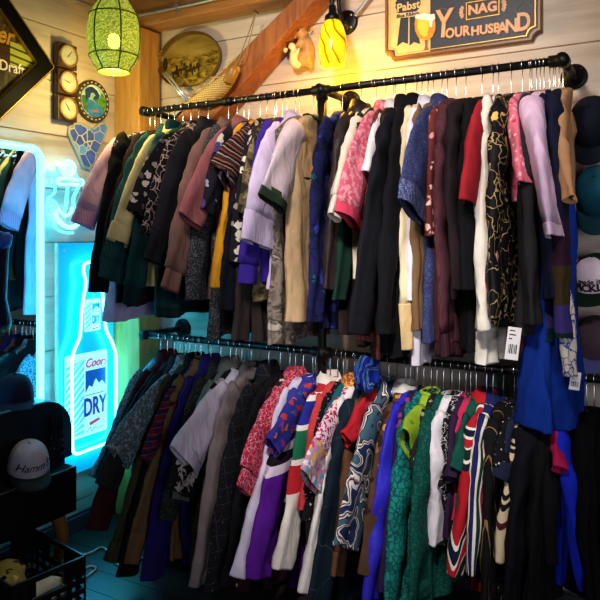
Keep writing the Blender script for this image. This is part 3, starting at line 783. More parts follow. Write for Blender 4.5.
# beer glass
g = SG(425, 30); gz = g[1]
bm = bmesh.new(); 
prism(bm, [SG(u, v) for u, v in ((416.5, 16), (414.8, 24), (415.4, 31), (418.5, 37.5), (423.5, 40.3), (428.5, 40), (433, 36.5), (435.6, 30), (435.7, 23), (434.2, 15.5))], .027, .031, BW)
gl = child_at(finish('beer_glass', bm, plain('painted amber beer', '#cf8a1c', .3, 0, .5, .25, 30), None, False), root)
bm = bmesh.new(); prism(bm, [SG(u, v) for u, v in ((418.5, 19), (417.6, 27), (420, 34), (424, 37), (427, 36.5), (429, 30), (429, 20))], .0311, .032, BW); child_at(finish('beer_highlight', bm, plain('painted yellow beer', '#efc23c', .3), None, False), root)
bm = bmesh.new(); prism(bm, [SG(u, v) for u, v in ((415.5, 18.5), (416.5, 14.8), (421, 15), (425, 13.2), (430, 15), (434.8, 14.2), (435.8, 19), (433, 21.5), (432.5, 27), (430, 27.5), (429.5, 21), (424, 20), (419, 19.5))], .0321, .034, BW); child_at(finish('beer_foam', bm, m_white_ink, None, False), root)
bm = bmesh.new(); prism(bm, [SG(u, v) for u, v in ((425, 40), (427.5, 40), (427.4, 46), (429, 50), (424, 50.5), (425.4, 46))], .027, .031, BW); child_at(finish('beer_stem', bm, m_signwood, None, False), root)
for m, dx, n in ((m_red_edge, .003, .0265), (m_pink_gold, 0, .0285)):
    a, b = SG(443, 25); text('lettering', 'Y', .175, m, root, BW, a+dx, b-dx, n, bold=.003, sx=.72, shear=.1)
    a, b = SG(457.5, 32.5); text('lettering', 'OUR', .060, m, root, BW, a+dx, b-dx, n, bold=.002, sx=.85)
    a, b = SG(485.5, 29.8); text('lettering', 'HUSB', .054, m, root, BW, a+dx, b-dx, n, bold=.002, sx=.95)
    a, b = SG(502.5, 28.5); text('lettering', 'A', .066, m, root, BW, a+dx, b-dx, n, bold=.002, sx=.95)
    a, b = SG(511.5, 26.5); text('lettering', 'N', .080, m, root, BW, a+dx, b-dx, n, bold=.0025, sx=.85)
    a, b = SG(523.5, 22.5); text('lettering', 'D', .105, m, root, BW, a+dx, b-dx, n, bold=.003, sx=.75)
m_sb = plain('black cartouche', '#15130f', .5)
a, b = SG(482.5, 8.6)
bm = bmesh.new(); prism(bm, [(a-.07, b-.036), (a+.07, b-.036), (a+.07, b+.036), (a-.07, b+.036)], .0245, .0265, BW); child_at(finish('cartouche', bm, m_sb, None, False), root)
bm = bmesh.new(); ring_prism(bm, [(a-.072, b-.038), (a+.072, b-.038), (a+.072, b+.038), (a-.072, b+.038)], [(a-.069, b-.035), (a+.069, b-.035), (a+.069, b+.035), (a-.069, b+.035)], .0245, .028, BW); child_at(finish('gold_line', bm, m_gold, None, False), root)
text('lettering', 'NAG', .058, m_red_edge, root, BW, a+.002, b-.002, .0268, bold=.003); text('lettering', 'NAG', .058, m_pink_gold, root, BW, a, b, .028, bold=.002)
for sg in (-1, 1):
    bm = bmesh.new()
    for k in range(5):
        q = (k-2)*.5; prism(bm, ell(a+sg*(.082+.012*math.cos(q)), b+.022*math.sin(q), .010, .006, 10, rot=q if sg > 0 else -q), .0245, .028, BW)
    child_at(finish('scroll_ornament', bm, m_pink_gold, None, False), root)
for u, v, f in ((447, 10, 1), (519, 6, -1)):
    bm = bmesh.new(); a, b = SG(u, v); tube(bm, smooth_path([BW(a+f*x, b+z, .026) for x, z in ((-.06, -.02), (-.03, .012), (0, .0), (.015, -.02), (.0, -.03), (-.01, -.015))], 5), .0018, 5)
    child_at(finish('scroll_line', bm, plain('olive scroll', '#6f6a48', .5), None), root)

# ------------------------------------------------------------------ pipe clothes rack
YR = -.30
ZU = P(322, 90, y=YR).z; ZL = P(322, 352, y=YR).z
XP = P(322, 90, y=YR).x
X0, X1 = .335, P(563, 68, y=YR).x
root = thing('clothes_rack', 'black iron pipe clothes rack with two rails fixed to the back wall', 'clothes rack', (XP, YR, 0))
RR = .0165
def pipe(name, pts, r=RR): bm = bmesh.new(); tube(bm, pts, r, 12); return child_at(finish(name, bm, m_black), root)
def fitting(pts, r=.024): bm = bmesh.new(); tube(bm, pts, r, 12); return child_at(finish('pipe_fitting', bm, m_black), root)
def wflange(x, z, R=.052):
    bm = bmesh.new(); M_ = Matrix.Translation((x, 0, z)) @ Matrix.Rotation(PI/2, 4, 'X')
    lathe(bm, [(R, .001), (R, .011), (R*.9, .014), (.03, .017), (.027, .045), (.0, .046)], (0, 0, 0), 28, M_); fl = child_at(finish('wall_flange', bm, m_black), root)
    for k in range(4):
        a = PI/4+k*PI/2; bm = bmesh.new(); ellipsoid(bm, (x+R*.75*math.cos(a), -.0145, z+R*.75*math.sin(a)), (.006, .004, .006), None, 8, 6)
        s_ = finish('screw', bm, m_black); s_.parent = fl
pipe('upper_rail', [(X0, YR, ZU), (X1, YR, ZU)])
pipe('lower_rail', [(X0, YR, ZL), (2.95, YR, ZL)])
pipe('upright_post', [(XP, YR, 0.012), (XP, YR, ZU)], .021)
bm = bmesh.new(); lathe(bm, [(.055, .001), (.055, .012), (.03, .018), (.028, .05)], (XP, YR, 0), 24); child_at(finish('floor_flange', bm, m_black), root)
xr = P(574, 78, y=-.01)
for x, z in ((X1, ZU), (X0, ZU), (XP, ZU), (X0, ZL), (2.95, ZL)):
    pipe('wall_arm', [(x, YR, z), (x, -.02, z)])
    fitting([(x, YR-.03, z), (x, YR+.03, z)], .025)
    wflange(x, z)
for x, z in ((XP, ZU), (XP, ZL)):
    fitting([(x-.045, YR, z), (x+.045, YR, z)], .0235); fitting([(x, YR, z-.045), (x, YR, z+.02)], .027)
fitting([(X1-.05, YR, ZU), (X1+.012, YR, ZU)], .0235)
fitting([(P(228, 101, y=YR).x-.025, YR, ZU), (P(228, 101, y=YR).x+.025, YR, ZU)], .0215)

# ------------------------------------------------------------------ ball caps on the wall at the right
def cap(name, label, loc, tilt, yaw, crown, brim, front=None, writing=None, group=None, R=.088, roll=0, under=None):
    root = thing(name, label, 'cap', loc, group)
    M = Matrix.Rotation(yaw, 4, 'Z') @ Matrix.Rotation(roll, 4, 'Y') @ Matrix.Rotation(tilt, 4, 'X')
    def dome(a, t, s=1.0):      # a: 0 = front (-y); t: 0 rim .. 1 top
        rr = R*math.cos(t*PI/2)**.62*s
        seam = 1-.02*(abs(math.cos(3*a)) > .985)
        return Vector((rr*.9*math.sin(a)*seam, -rr*1.05*math.cos(a)*seam, R*1.22*math.sin(t*PI/2)*s))
    def mk(nm, a0, a1, mt, par, n=20, s=1.0):
        closed = abs(a1-a0-2*PI) < 1e-6; bm = bmesh.new(); rings = []
        for i in range(13):
            t = min(i/12, .995); rings.append([M @ dome(a0+(a1-a0)*k/(n if closed else n-1), t, s) for k in range(n)])
        loft(bm, rings, False, closed, closed); return finish(nm, bm, mt, par)
    if front:
        mk('crown', PI*.33, 2*PI-PI*.33, crown, root, 28); mk('front_panel', -PI*.345, PI*.345, front, root, 18, 1.004)
    else: mk('crown', 0, 2*PI, crown, root, 36)
    bm = bmesh.new(); ellipsoid(bm, M @ Vector((0, 0, R*1.225)), (.009, .009, .007), None, 8, 6); finish('button', bm, crown, root)
    bm = bmesh.new(); nA = 17; top = []; bot = []
    for i in range(7):
        f = i/6; rt = []; rb = []
        for k in range(nA):
            a = -1.22+2.44*k/(nA-1)
            base = Vector((R*.9*math.sin(a), -R*1.05*math.cos(a), 0))
            ext = .075*(math.cos(a*1.12))**.55
            p = base + Vector((0, -ext*f, -.012*f*f - .02*(math.sin(a)**2)*f)) + Vector((0, 0, .004))
            rt.append(M @ p); rb.append(M @ (p-Vector((0, 0, .004))))
        top.append(rt); bot.append(rb)
    rings = top + bot[::-1]; loft(bm, rings+[rings[0]], False, False, False); bmesh.ops.remove_doubles(bm, verts=bm.verts[:], dist=1e-6)
    finish('brim', bm, brim, root)
    for (s, z, size, mt, kw) in (writing or []):
        cu = bpy.data.curves.new('lettering', 'FONT'); cu.body = s; cu.size = size; cu.align_x = 'CENTER'; cu.align_y = 'CENTER'; cu.offset = kw.get('bold', .0006); cu.shear = kw.get('shear', 0); cu.extrude = .0008; cu.materials.append(mt)
        tmp = bpy.data.objects.new('lettering', cu); COL.objects.link(tmp)
        dg = bpy.context.evaluated_depsgraph_get(); me = bpy.data.meshes.new_from_object(tmp.evaluated_get(dg)); bpy.data.objects.remove(tmp)
        bm = bmesh.new(); bm.from_mesh(me); bmesh.ops.subdivide_edges(bm, edges=[e for e in bm.edges if e.calc_length() > .012], cuts=2)
        for v in bm.verts:
            x, y, dz = v.co; x *= kw.get('sx', 1)
            t = (z+y)/(R*1.22); t = math.asin(max(0, min(.99, t)))/(PI/2)
            rr = R*math.cos(t*PI/2)**.62*1.004; a = math.asin(max(-.98, min(.98, x/(rr*.9))))
            p = dome(a, t, 1.004); nrm = Vector((p.x, p.y, p.z*.5)).normalized(); v.co = M @ (p + nrm*(.0012+dz))
        o = finish('lettering', bm, mt, root, False)
    return root
def cl(n, c, **k): return fabric('cap cloth '+n, c, weave=500, crease=.15, **k)
xw = lambda u, v, y: P(u, v, y=y)
q = xw(594, 127, -.085); cap('ball_cap', 'dark navy cap hung topmost on the back wall right of the rack', q, 1.0, -.1, cl('navy', '#10131f'), cl('navy', '#10131f'), R=.1)
q = xw(600, 196, -.10); cap('ball_cap', 'teal blue cap hung below the navy cap right of the rack', q, .95, -.1, cl('teal', '#0e4656'), cl('dark teal', '#10303a'), R=.1)
q = xw(597, 283, -.14); cap('ball_cap', 'white front cap with black wording hung right of the rack', q, .42, -.25, cl('dark green', '#0d2418'), cl('dark green', '#12281c'), cl('pale pink white', '#d9c6d2'),
    [('I made it', .048, .026, m_ink, {'sx': 1.0, 'bold': .0006}), ('PICKL', .024, .036, m_ink, {'sx': 1.05, 'bold': .0016}), ('community', .006, .017, m_ink, {'bold': .0004})][:2], R=.092)
q = xw(598, 345, -.12); cap('ball_cap', 'dusky mauve cap with a blue brim hung lowest right of the rack', q, .5, -.2, cl('mauve', '#4a3a42'), cl('slate blue', '#4f568c'), R=.092)

# ------------------------------------------------------------------ dark cabinet on curved legs at the lower left
m_cab = wood('near black wood', '#0a0a0d', '#16161b', 'y', .35)
m_leg = wood('brown carved wood', '#5a3a1c', '#8f6636', 'z', .4)
XB = .28
root = thing('cabinet', 'near black cabinet with rounded shoulder on curved brown legs under the mirror', 'cabinet', (.2, -1.1, 0))
yr_ = P(73, 440, x=XB).y; yl_ = yr_-.72
zt_ = P(48, 401, x=XB).z; zb_ = P(76, 466, x=.4).z
prof = [(yl_, zb_), (yr_, zb_), (yr_, zt_-.16)] + [(yr_-.16+.16*math.cos(a), zt_-.16+.16*math.sin(a)) for a in (PI/2*k/8 for k in range(1, 9))] + [(yl_, zt_)]
bm = bmesh.new(); prism(bm, prof, .03, XB, lambda s, t, n: Vector((n, s, t))); child_at(finish('rounded_body', bm, m_cab, None, False, .01), root)
zlo = P(76, 511, x=.4).z; ya = P(77, 480, x=.4).y
bm = bmesh.new(); box(bm, (.03, yl_, zlo), (.40, ya, zb_)); child_at(finish('apron', bm, m_cab, None, False, .006), root)
for x, y in ((.33, ya-.06), (.075, ya-.06), (.33, yl_+.06), (.075, yl_+.06)):
    bm = bmesh.new(); s = 1 if y > (yl_+ya)/2 else -1
    pts = [(x, y, zlo+.002), (x+.015, y+s*.012, zlo-.05), (x+.02, y+s*.018, zlo*.6), (x+.004, y+s*.008, zlo*.3), (x+.012, y+s*.02, .03), (x+.03, y+s*.035, .008)]
    tube(bm, smooth_path(pts, 4), [.036]+[.036-.017*min(1, i/14) for i in range(20)], 10); child_at(finish('leg', bm, m_leg), root)
cq = P(33, 470, x=.37)
cap('ball_cap', 'white cap with black script resting on the dark cabinet ledge', (cq.x-.03, cq.y, zb_+.045), .22, math.radians(64), cl('warm white', '#a39dab'), cl('dark slate', '#1e2c33'), cl('warm white', '#a39dab'),
    [("Hamm's", .045, .042, m_ink, {'shear': .45, 'bold': .0003})], R=.094)
cq = P(20, 408, x=.17)
cap('ball_cap', 'dark navy cap lying on top of the dark cabinet', (.16, cq.y-.02, zt_+.014), .05, math.radians(60), cl('deep navy', '#141a33'), cl('deep navy', '#141a33'), R=.09)
# leafy scarf over the cabinet front
bm = bmesh.new(); rings = []
sy = P(57, 430, x=XB+.015).y
for i in range(10):
    f = i/9; zz = zt_-.07-.24*f; wd = .03+.012*f
    rings.append([Vector((XB+.012+.006*math.sin(k*1.7+i*.3)+.004*f, sy+wd*(k/11*2-1), zz)) for k in range(12)])
loft(bm, rings, False, False, False)
o = finish('leafy_scarf', bm, fabric('black leafy cloth', '#11131a', [('blob', 45, .3, ['#2c3b44', '#1e2a36', '#36434a'])])); md = o.modifiers.new('s', 'SOLIDIFY'); md.thickness = .004
tag(o, 'dark scarf with faint leaf print draped down the cabinet front', 'scarf')

# ------------------------------------------------------------------ milk crate with clothes
zc = .31
A = P(80, 553, z=zc); B = P(17, 590, z=zc); C_ = P(27, 525, z=zc)
ctr = (B+C_)/2; ex = (A-C_); ey = (B-A); wx, wy = ex.length, ey.length; rz = math.atan2(ex.y, ex.x)
root = thing('milk_crate', 'black plastic crate of clothes on the floor at lower left', 'crate', (ctr.x, ctr.y, 0), None, rz)
m_plastic = plain('black crate plastic', '#0e0f10', .35, 0, .5, .1)
hx, hy = wx/2, wy/2
def wall_panel(nm, p0, p1, handle):
    """slatted side of the crate from p0 to p1 (2D), outward thickness in"""
    bm = bmesh.new(); p0 = Vector((*p0, 0)); p1 = Vector((*p1, 0)); d = (p1-p0); L = d.length; d.normalize(); n = Vector((-d.y, d.x, 0))
    M_ = Matrix(((d.x, n.x, 0, p0.x), (d.y, n.y, 0, p0.y), (0, 0, 1, 0), (0, 0, 0, 1)))
    t = .008
    box(bm, (0, 0, zc-.022), (L, t, zc), M_); box(bm, (0, 0, .0), (L, t, .03), M_)
    h0, h1 = L/2-.055, L/2+.055
    for k in range(9):
        x = L*k/8; a = max(0, x-.006); b = min(L, x+.006)
        if h0 < x < h1: box(bm, (a, .001, .03), (b, t-.001, zc-.095), M_)
        else: box(bm, (a, .001, .03), (b, t-.001, zc-.022), M_)
    for z in (.075, .12, .165, .205): box(bm, (0, .001, z), (L, t-.001, z+.022), M_)
    box(bm, (0, .001, .235), (h0, t-.001, zc-.022), M_); box(bm, (h1, .001, .235), (L, t-.001, zc-.022), M_)
    finish(nm, bm, m_plastic, root, False)
wall_panel('side_panel', (-hx, -hy), (hx, -hy), 0); wall_panel('side_panel', (hx, hy), (-hx, hy), 0)
wall_panel('side_panel', (hx, -hy), (hx, hy), 1); wall_panel('side_panel', (-hx, hy), (-hx, -hy), 1)
bm = bmesh.new(); box(bm, (-hx+.008, -hy+.008, 0), (hx-.008, hy-.008, .012)); finish('crate_base', bm, m_plastic, root, False)
def crumple(name, label, c, r, mat, seed, rotz=0, group=None, amp=.05):
    rnd = random.Random(seed); bm = bmesh.new(); bmesh.ops.create_icosphere(bm, subdivisions=4, radius=1)
    ph = [(Vector((rnd.uniform(-1, 1), rnd.uniform(-1, 1), rnd.uniform(-1, 1))).normalized()*rnd.uniform(3, 9), rnd.uniform(0, 6)) for _ in range(9)]
    for v in bm.verts:
        n = v.co.normalized(); s = 1+sum(amp*math.sin(n.dot(k)+p) for k, p in ph) - .05*abs(math.sin(n.dot(ph[0][0])*2))
        v.co = Vector((n.x*r[0]*s, n.y*r[1]*s, max(-r[2]*.7, n.z*r[2]*s)))
    o = finish(name, bm, mat); o.location = c; o.rotation_euler = (0, 0, rotz); return tag(o, label, 'clothes', group)
Mz = Matrix.Translation((ctr.x, ctr.y, 0)) @ Matrix.Rotation(rz, 4, 'Z')
def cp(x, y, z): return Mz @ Vector((x, y, z))
crumple('folded_shirt', 'yellow and black printed cloth heaped in the crate', cp(-.05, -.055, .205), (.13, .085, .075), fabric('yellow black print', '#9b8c52', [('blob', 22, .34, ['#15140f', '#cfc69a', '#3d3718'])]), 3, rz)
crumple('folded_shirt', 'white cloth crumpled against the near side of the crate', cp(.125, -.02, .19), (.045, .12, .065), fabric('crate white cloth', '#c9c4ae'), 5, rz)
crumple('folded_shirt', 'black cloth lying at the back of the crate', cp(.02, .07, .13), (.13, .055, .075), fabric('crate black cloth', '#121214'), 6, rz)

# ------------------------------------------------------------------ cables on the floor
m_wire = plain('white cable', '#c8ccd0', .4)
for pts, lb in (([(81, 556), (92, 552), (104, 548), (120, 566), (140, 559), (152, 553)], 'white cable running along the floor under the left clothes'), ([(82, 570), (90, 566), (96, 568), (90, 574), (84, 578), (80, 584)], 'looped grey white cable on the floor beside the crate')):
    w = [P(u, v, z=.006) for u, v in pts]; bm = bmesh.new(); tube(bm, smooth_path(w, 6), .005, 6); tag(finish('power_cable', bm, m_wire), lb, 'cable')
# ------------------------------------------------------------------ garments
F = fabric
GI = [0]
m_hanger_black = plain('black plastic hanger', '#151515', .4)
m_hanger_wood = wood('tan wooden hanger', '#9a6a3c', '#c9966a', 'y', .4)
m_hanger_white = plain('white plastic hanger', '#d2d0c8', .35)
m_tagpaper = plain('white paper tag', '#e6e4e2', .7, var=.02)
m_barcode = plain('tag print', '#1d1b1b', .7)
m_button = plain('pearl button', '#d8cfbd', .3)

def crinkle(bm, rnd, sc, amp, ztop):
    """push the cloth in and out along its normals in soft ridged folds"""
    o1 = Vector((rnd.uniform(0, 50), rnd.uniform(0, 50), rnd.uniform(0, 50)))
    bmesh.ops.recalc_face_normals(bm, faces=bm.faces[:]); bm.normal_update()
    mv = []
    for v in bm.verts:
        p = Vector((v.co.x*sc[0], v.co.y*sc[1] + v.co.z*3, v.co.z*sc[2]+v.co.y*4))
        a = mnoise.noise(p+o1); b_ = mnoise.noise(p*2.1+o1*1.7)
        f = min(1, max(.25, (ztop-v.co.z)*4+.3))
        mv.append(v.normal*amp*f*((.5-abs(a)*1.7) + .45*b_))
    for v, d in zip(bm.verts, mv): v.co += d

def garment(rack, kind, us, ub, yb, yh, mat, name, label, short, w=.062, S=.205, T=.021, col='none', cuff=None, cuffl=.05, sm=None,
            buttons=None, hang='black', wh=None, th=1.0, band=None, cat=None, front=None, dxh=0.0, group=None, drop=0.0, smin=-.80, pocket=None, wavy=1.0, yaw=0.0):
    GI[0] += 1; rnd = random.Random(GI[0]*7+1)
    zr = (ZU if rack == 'U' else ZL)
    k_ = min(1, max(0, (us-335)/(563-335))) if rack == 'U' else 0
    tip = P(us, 300, y=YR-.235*(1-k_)); X = tip.x
    root = thing(name, label, cat or name.split('_')[-1], (X, YR, zr), group, yaw)
    z0 = -.112 - drop
    # near sleeve end on the garment's own plane
    e = P(ub, yb, x=X)
    lo, hi = smin, YR-.20
    sx = 0.0
    if not (lo <= e.y <= hi) or (CX-X) < .75:
        yy = min(hi, max(lo, e.y)) if (CX-X) >= .75 else YR-.27
        e = P(ub, yb, y=yy); sx = max(-.10, min(.10, e.x-X)); e.x = X+sx
    ez = max(.05, e.z)-zr; ey = e.y-YR
    if yaw:
        d_ = ray(ub, yb); n_ = Vector((math.cos(yaw), math.sin(yaw), 0)); C_ = Vector((CX, CY, EYE))
        q_ = C_ + d_*((Vector((X, YR, 0))-C_).dot(n_)/d_.dot(n_)) - Vector((X, YR, zr))
        ey = -q_.x*math.sin(yaw)+q_.y*math.cos(yaw); ez = q_.z; sx = 0.0
    dn = depth((X, YR-.2, 1)); hz = EYE-(yh-HOR)/FPX*dn; hz = max(.04, hz)-zr
    tipz = z0-.088
    hz = min(hz, tipz-.25)
    p1, p2, p3 = rnd.uniform(0, 6), rnd.uniform(0, 6), rnd.uniform(0, 6)
    Wh = wh or (S*rnd.uniform(1.0, 1.12)); Wh = min(Wh, .285)
    lam = rnd.uniform(.10, .16)
    def hw(z):            # half width of the body at local z
        if z > tipz:
            t = (z0-z)/(z0-tipz); return .05+(S-.05)*t**.92
        f = (z-tipz)/(hz-tipz); return S*(1-.05*min(1, f*4)) + (Wh-S*.95)*max(0, f-.15)/.85
    def pt(z, a, s=1.0):
        W = hw(z)*s; f = max(0.0, (tipz-z)/(tipz-hz)) if z < tipz else 0
        if z > tipz: tt = (z0-z)/(z0-tipz); Tk = .036*(1-tt)+.017*tt
        else: Tk = T*(.75+.35*min(1, f*3)) * (1+.25*th*math.sin(3*a+p3)*f)
        c, s_ = math.cos(a), math.sin(a)
        y = W*(abs(c)**.85)*(1 if c > 0 else -1)
        yy = y + .006*math.sin(z*19+p2)*f
        x = Tk*s*(abs(s_)**.8)*(1 if s_ > 0 else -1)
        x += wavy*th*f*(.010*math.sin(2*PI*y/lam+p1+z*1.3) + .006*math.sin(2*PI*y/(lam*.46)+p2)) + .004*math.sin(z*11+p3+y*9)
        x += dxh*f
        zz = z - (.008*math.sin(5*y/ S + p2)*f if f > .9 else 0)
        if z > tipz and z < z0-.002: pass
        return Vector((x, yy, zz))
    N = 52
    zs = [z0 - (z0-tipz)*k/6 for k in range(7)]
    nb = max(8, int((tipz-hz)/.026)); zs += [tipz+(hz-tipz)*k/nb for k in range(1, nb+1)]
    if band:
        zs_main = [z for z in zs if z > hz+band[0]] + [hz+band[0]]; hb = [hz+band[0]-band[0]*k/4 for k in range(5)]
    else: zs_main, hb = zs, None
    ang = [2*PI*k/N for k in range(N)]
    bm = bmesh.new()
    rings = [[pt(z, a) for a in ang] for z in zs_main]
    if not band:
        rings.insert(-1, [pt(hz+.005, a) for a in ang]); rings.append([pt(hz+.001, a, .95) for a in ang]); rings.append([pt(hz+.006, a, .93) for a in ang]); rings.append([pt(hz+.06, a, .9) for a in ang])
    # neck: turn inwards
    rings = [[pt(z0-.045, a, .35) for a in ang], [pt(z0-.004, a, .80) for a in ang]] + rings
    cl_ = bm.verts.layers.float_vector.new('cloth'); R_ = loft(bm, rings)
    for rr_ in R_:
        for v_ in rr_: v_[cl_] = (v_.co.y, z0-v_.co.z, 0)
    crinkle(bm, rnd, (9, 15, 3.5), .0055*th, tipz); body = finish('body', bm, mat, root)
    if band:
        bm = bmesh.new(); rr = [[pt(z, a, .985 if 0 < k < 4 else .95) for a in ang] for k, z in enumerate(hb)]
        rr.append([pt(hz+.03, a, .85) for a in ang]); loft(bm, rr); finish('hem_band', bm, band[1], root)
    # sleeves
    smat = sm or mat
    if kind != 'sl':
        short_s = kind == 'ss'
        for side in (-1, 1):
            if side < 0: E = Vector((sx, ey, ez))
            else:
                E = Vector((-sx*.3, min(abs(ey), .235), ez if abs(ey) < .3 else ez-.01))
            w1 = w*(1.12 if short_s else .82)
            if side > 0: E.y = min(E.y, .285-w1*.9)
            A0 = Vector((0, side*(S-.08), tipz-.004)); dE = E-A0
            A1 = Vector((sx*.2, side*(S+.012), tipz-.045)) if dE.length > .3 else A0+dE*.4+Vector((0, side*.02, .01))
            if side > 0: A1.y = min(A1.y, .21)
            n = max(10, int(dE.length/.024)); ctr = []
            for i in range(n+1):
                t = i/n; ctr.append(A0*(1-t)**2 + A1*(2*t*(1-t)) + E*t*t)
            if not short_s:
                for i in range(n+1):
                    t = i/n; ctr[i] = ctr[i] + Vector((.006*math.sin(t*7+p1)*t, .006*math.sin(t*9+p2)*t*side, 0))
            M_ = 22; rg = []
            for i in range(n+1):
                t = i/n; a_ = ctr[max(0, i-1)]; b_ = ctr[min(n, i+1)]; d_ = (b_-a_).normalized()
                v_ = Vector((0, -d_.z, d_.y)).normalized()*(1)
                q_ = v_.cross(d_).normalized()
                W = (.072*(1-t)**1.5+w*1.02*(1-(1-t)**1.5)) if not short_s else (.062*(1-t)+w1*1.1*t)
                if not short_s: W = W*(1-.18*t)
                Tk = (T*.95*(1-t)+.021*t) * (1 + (.22*math.sin(t*dE.length*34+p3) if not short_s else 0))
                ring = []
                for k in range(M_):
                    a = 2*PI*k/M_; c, s_ = math.cos(a), math.sin(a)
                    r = 1+.07*th*math.sin(3*a+p1+t*4)+.05*math.sin(t*dE.length*40+2*a+p2)*(0 if short_s else 1)
                    off = q_*(.007*th*math.sin(c*4+p2+t*5)*t)
                    ring.append(ctr[i] + v_*(W*(abs(c)**.9)*(1 if c > 0 else -1)*r) + q_*(Tk*s_*r) + off)
                rg.append(ring)
            if cuff:
                k0 = max(2, n-max(1, int(round(cuffl/(dE.length/n)))))
            else: k0 = n
            last = rg[n]; c_ = ctr[n]
            def inset(ring, cc, f, dv): return [cc+(p-cc)*f+dv for p in ring]
            up_ = (ctr[n-2]-ctr[n]).normalized()
            bm = bmesh.new(); body_r = rg[:k0+1]
            if not cuff: body_r = body_r[:-1] + [inset(last, c_, 1.0, up_*.006), last, inset(last, c_, .93, up_*.001), inset(last, c_, .9, up_*.006), inset(last, c_, .85, up_*.06)]
            cl_ = bm.verts.layers.float_vector.new('cloth'); R_ = loft(bm, body_r, True, True)
            for i_, rr_ in enumerate(R_):
                for k_, v_ in enumerate(rr_): v_[cl_] = (w*math.cos(2*PI*k_/M_), .2+dE.length*min(i_, n)/n, 0)
            crinkle(bm, rnd, (10, 9, 15) if not short_s else (9, 12, 5), .0065*th, 9); sl = finish('sleeve', bm, smat, root)
            if cuff:
                f_ = cuff[1] if isinstance(cuff, tuple) else 1.05; cm = cuff[0] if isinstance(cuff, tuple) else cuff
                bm = bmesh.new(); rr = [inset(rg[i], ctr[i], f_, Vector((0, 0, 0))) for i in range(k0, n+1)]
                a_ = inset(rg[k0], ctr[k0], .97, Vector((0, 0, 0))); rr = [a_] + [rr[0]] + [inset(rg[k0], ctr[k0], f_, -up_*.005)] + rr[1:-1] + [inset(last, c_, f_, up_*.005), rr[-1], inset(last, c_, f_*.93, up_*.001), inset(last, c_, f_*.9, up_*.006), inset(last, c_, f_*.85, up_*.06)]
                loft(bm, rr, True, True); cf = finish('cuff', bm, cm, sl)
    # neckline
    cm = front if front else mat
    if col == 'shirt' or col == 'lapel':
        bm = bmesh.new(); hh = .03 if col == 'shirt' else .045
        rr = []
        for f, dz, ou in ((.9, -.005, 0), (.92, hh*.75, 0), (1.02, hh, .004), (1.30, hh*.35, .012), (1.42, -hh*.35, .016), (1.36, -hh*.35, .012), (1.2, hh*.1, .008)):
            ring = []
            for a in ang[::2]:
                W, Tk = .055*f, .034*f+ou
                dip = -.022*max(0, math.sin(a))**2 - (.02*abs(math.cos(a)) if f > 1.1 else 0)
                ring.append(Vector((Tk*math.sin(a), W*math.cos(a), z0+dz+dip)))
            rr.append(ring)
        loft(bm, rr); finish('collar', bm, cm, root)
        bm = bmesh.new(); rows = []
        zz = [tipz+.03+(hz+.015-tipz-.03)*k/24 for k in range(25)]
        for z in zz:
            rows.append([pt(z, PI/2+da, 1.0)+Vector((ex_, 0, 0)) for da, ex_ in ((-.10, .0), (-.095, .004), (0, .0045), (.095, .004), (.10, .0))])
        loft(bm, rows, False, False, False); pk = finish('placket', bm, cm, root)
        if buttons:
            for k in range(5):
                z = tipz-.0+(hz-tipz)*k/5.5; p = pt(z, PI/2)+Vector((.0055, 0, 0))
                bm = bmesh.new(); ellipsoid(bm, p, (.003, .007, .007), None, 10, 6); finish('button', bm, buttons, root)
    elif col == 'crew':
        bm = bmesh.new(); path = [Vector((.037*math.sin(a), .060*math.cos(a), z0-.004-.018*max(0, math.sin(a)))) for a in ang[::2]]
        tube(bm, path, .0085, 8, True); finish('neckband', bm, cm, root)
    elif col == 'hood':
        bm = bmesh.new(); rr = []
        for i in range(11):
            f = i/10; c = Vector((-.025-.04*f, 0, z0+.035-.15*f+.05*math.sin(PI*f)))
            W = .062+.03*math.sin(PI*f)-.03*f; Tk = .032+.012*math.sin(PI*f)-.02*f
            rr.append([c+Vector((Tk*math.sin(a), W*math.cos(a), .01*math.cos(2*a))) for a in ang[::2]])
        loft(bm, rr, True, True); finish('hood', bm, mat, root)
    elif col == 'frill':
        bm = bmesh.new()
        for k in range(26):
            t = k/25; z = z0-.03+(ez*.42-z0)*t; y = -hw(max(z, tipz-.02))-.012-.07*max(0, t-.3)
            ellipsoid(bm, Vector((0, y, z)), (.012, .010, .009), None, 8, 5)
        finish('frill_trim', bm, front, root)
    if pocket:
        bm = bmesh.new(); rows = []
        for k in range(8):
            z = tipz-.08-.12*k/7
            rows.append([pt(z, PI/2+.75-.45*j/8)+Vector((.004, 0, 0)) for j in range(9)])
        loft(bm, rows, False, False, False); o = finish('pocket', bm, pocket, root)
    # hanger: its own thing
    if hang:
        hm = {'black': m_hanger_black, 'wood': m_hanger_wood, 'white': m_hanger_white}[hang]
        hk = {'black': 'black', 'wood': 'tan wooden', 'white': 'white'}[hang]
        hr = thing('hanger', f'{hk} hanger carrying the {short}', 'hanger', (X, YR, zr), 'hangers on the '+('upper' if rack == 'U' else 'lower')+' rail', yaw)
        r_ = RR+.0022
        a0 = rnd.uniform(-.25, .25)
        pts = [Vector((0, r_*math.sin(q), r_*math.cos(q))) for q in (-2.2+k*(2.2+PI*.93)/12 for k in range(13))]
        pts += [Vector((0, .004, -r_-.008)), Vector((0, .0, -r_-.016)), Vector((0, 0, z0+.012)), Vector((0, 0, z0-.03))]
        for p in pts: p.x += .0
        bm = bmesh.new(); tube(bm, pts, .0021, 6); finish('hook', bm, m_chrome, hr)
        bm = bmesh.new(); bw = S-.03
        pp = [Vector((0, bw*f, z0-.012-.07*abs(f)**1.35)) for f in (-1, -.75, -.5, -.25, -.08, 0, .08, .25, .5, .75, 1)]
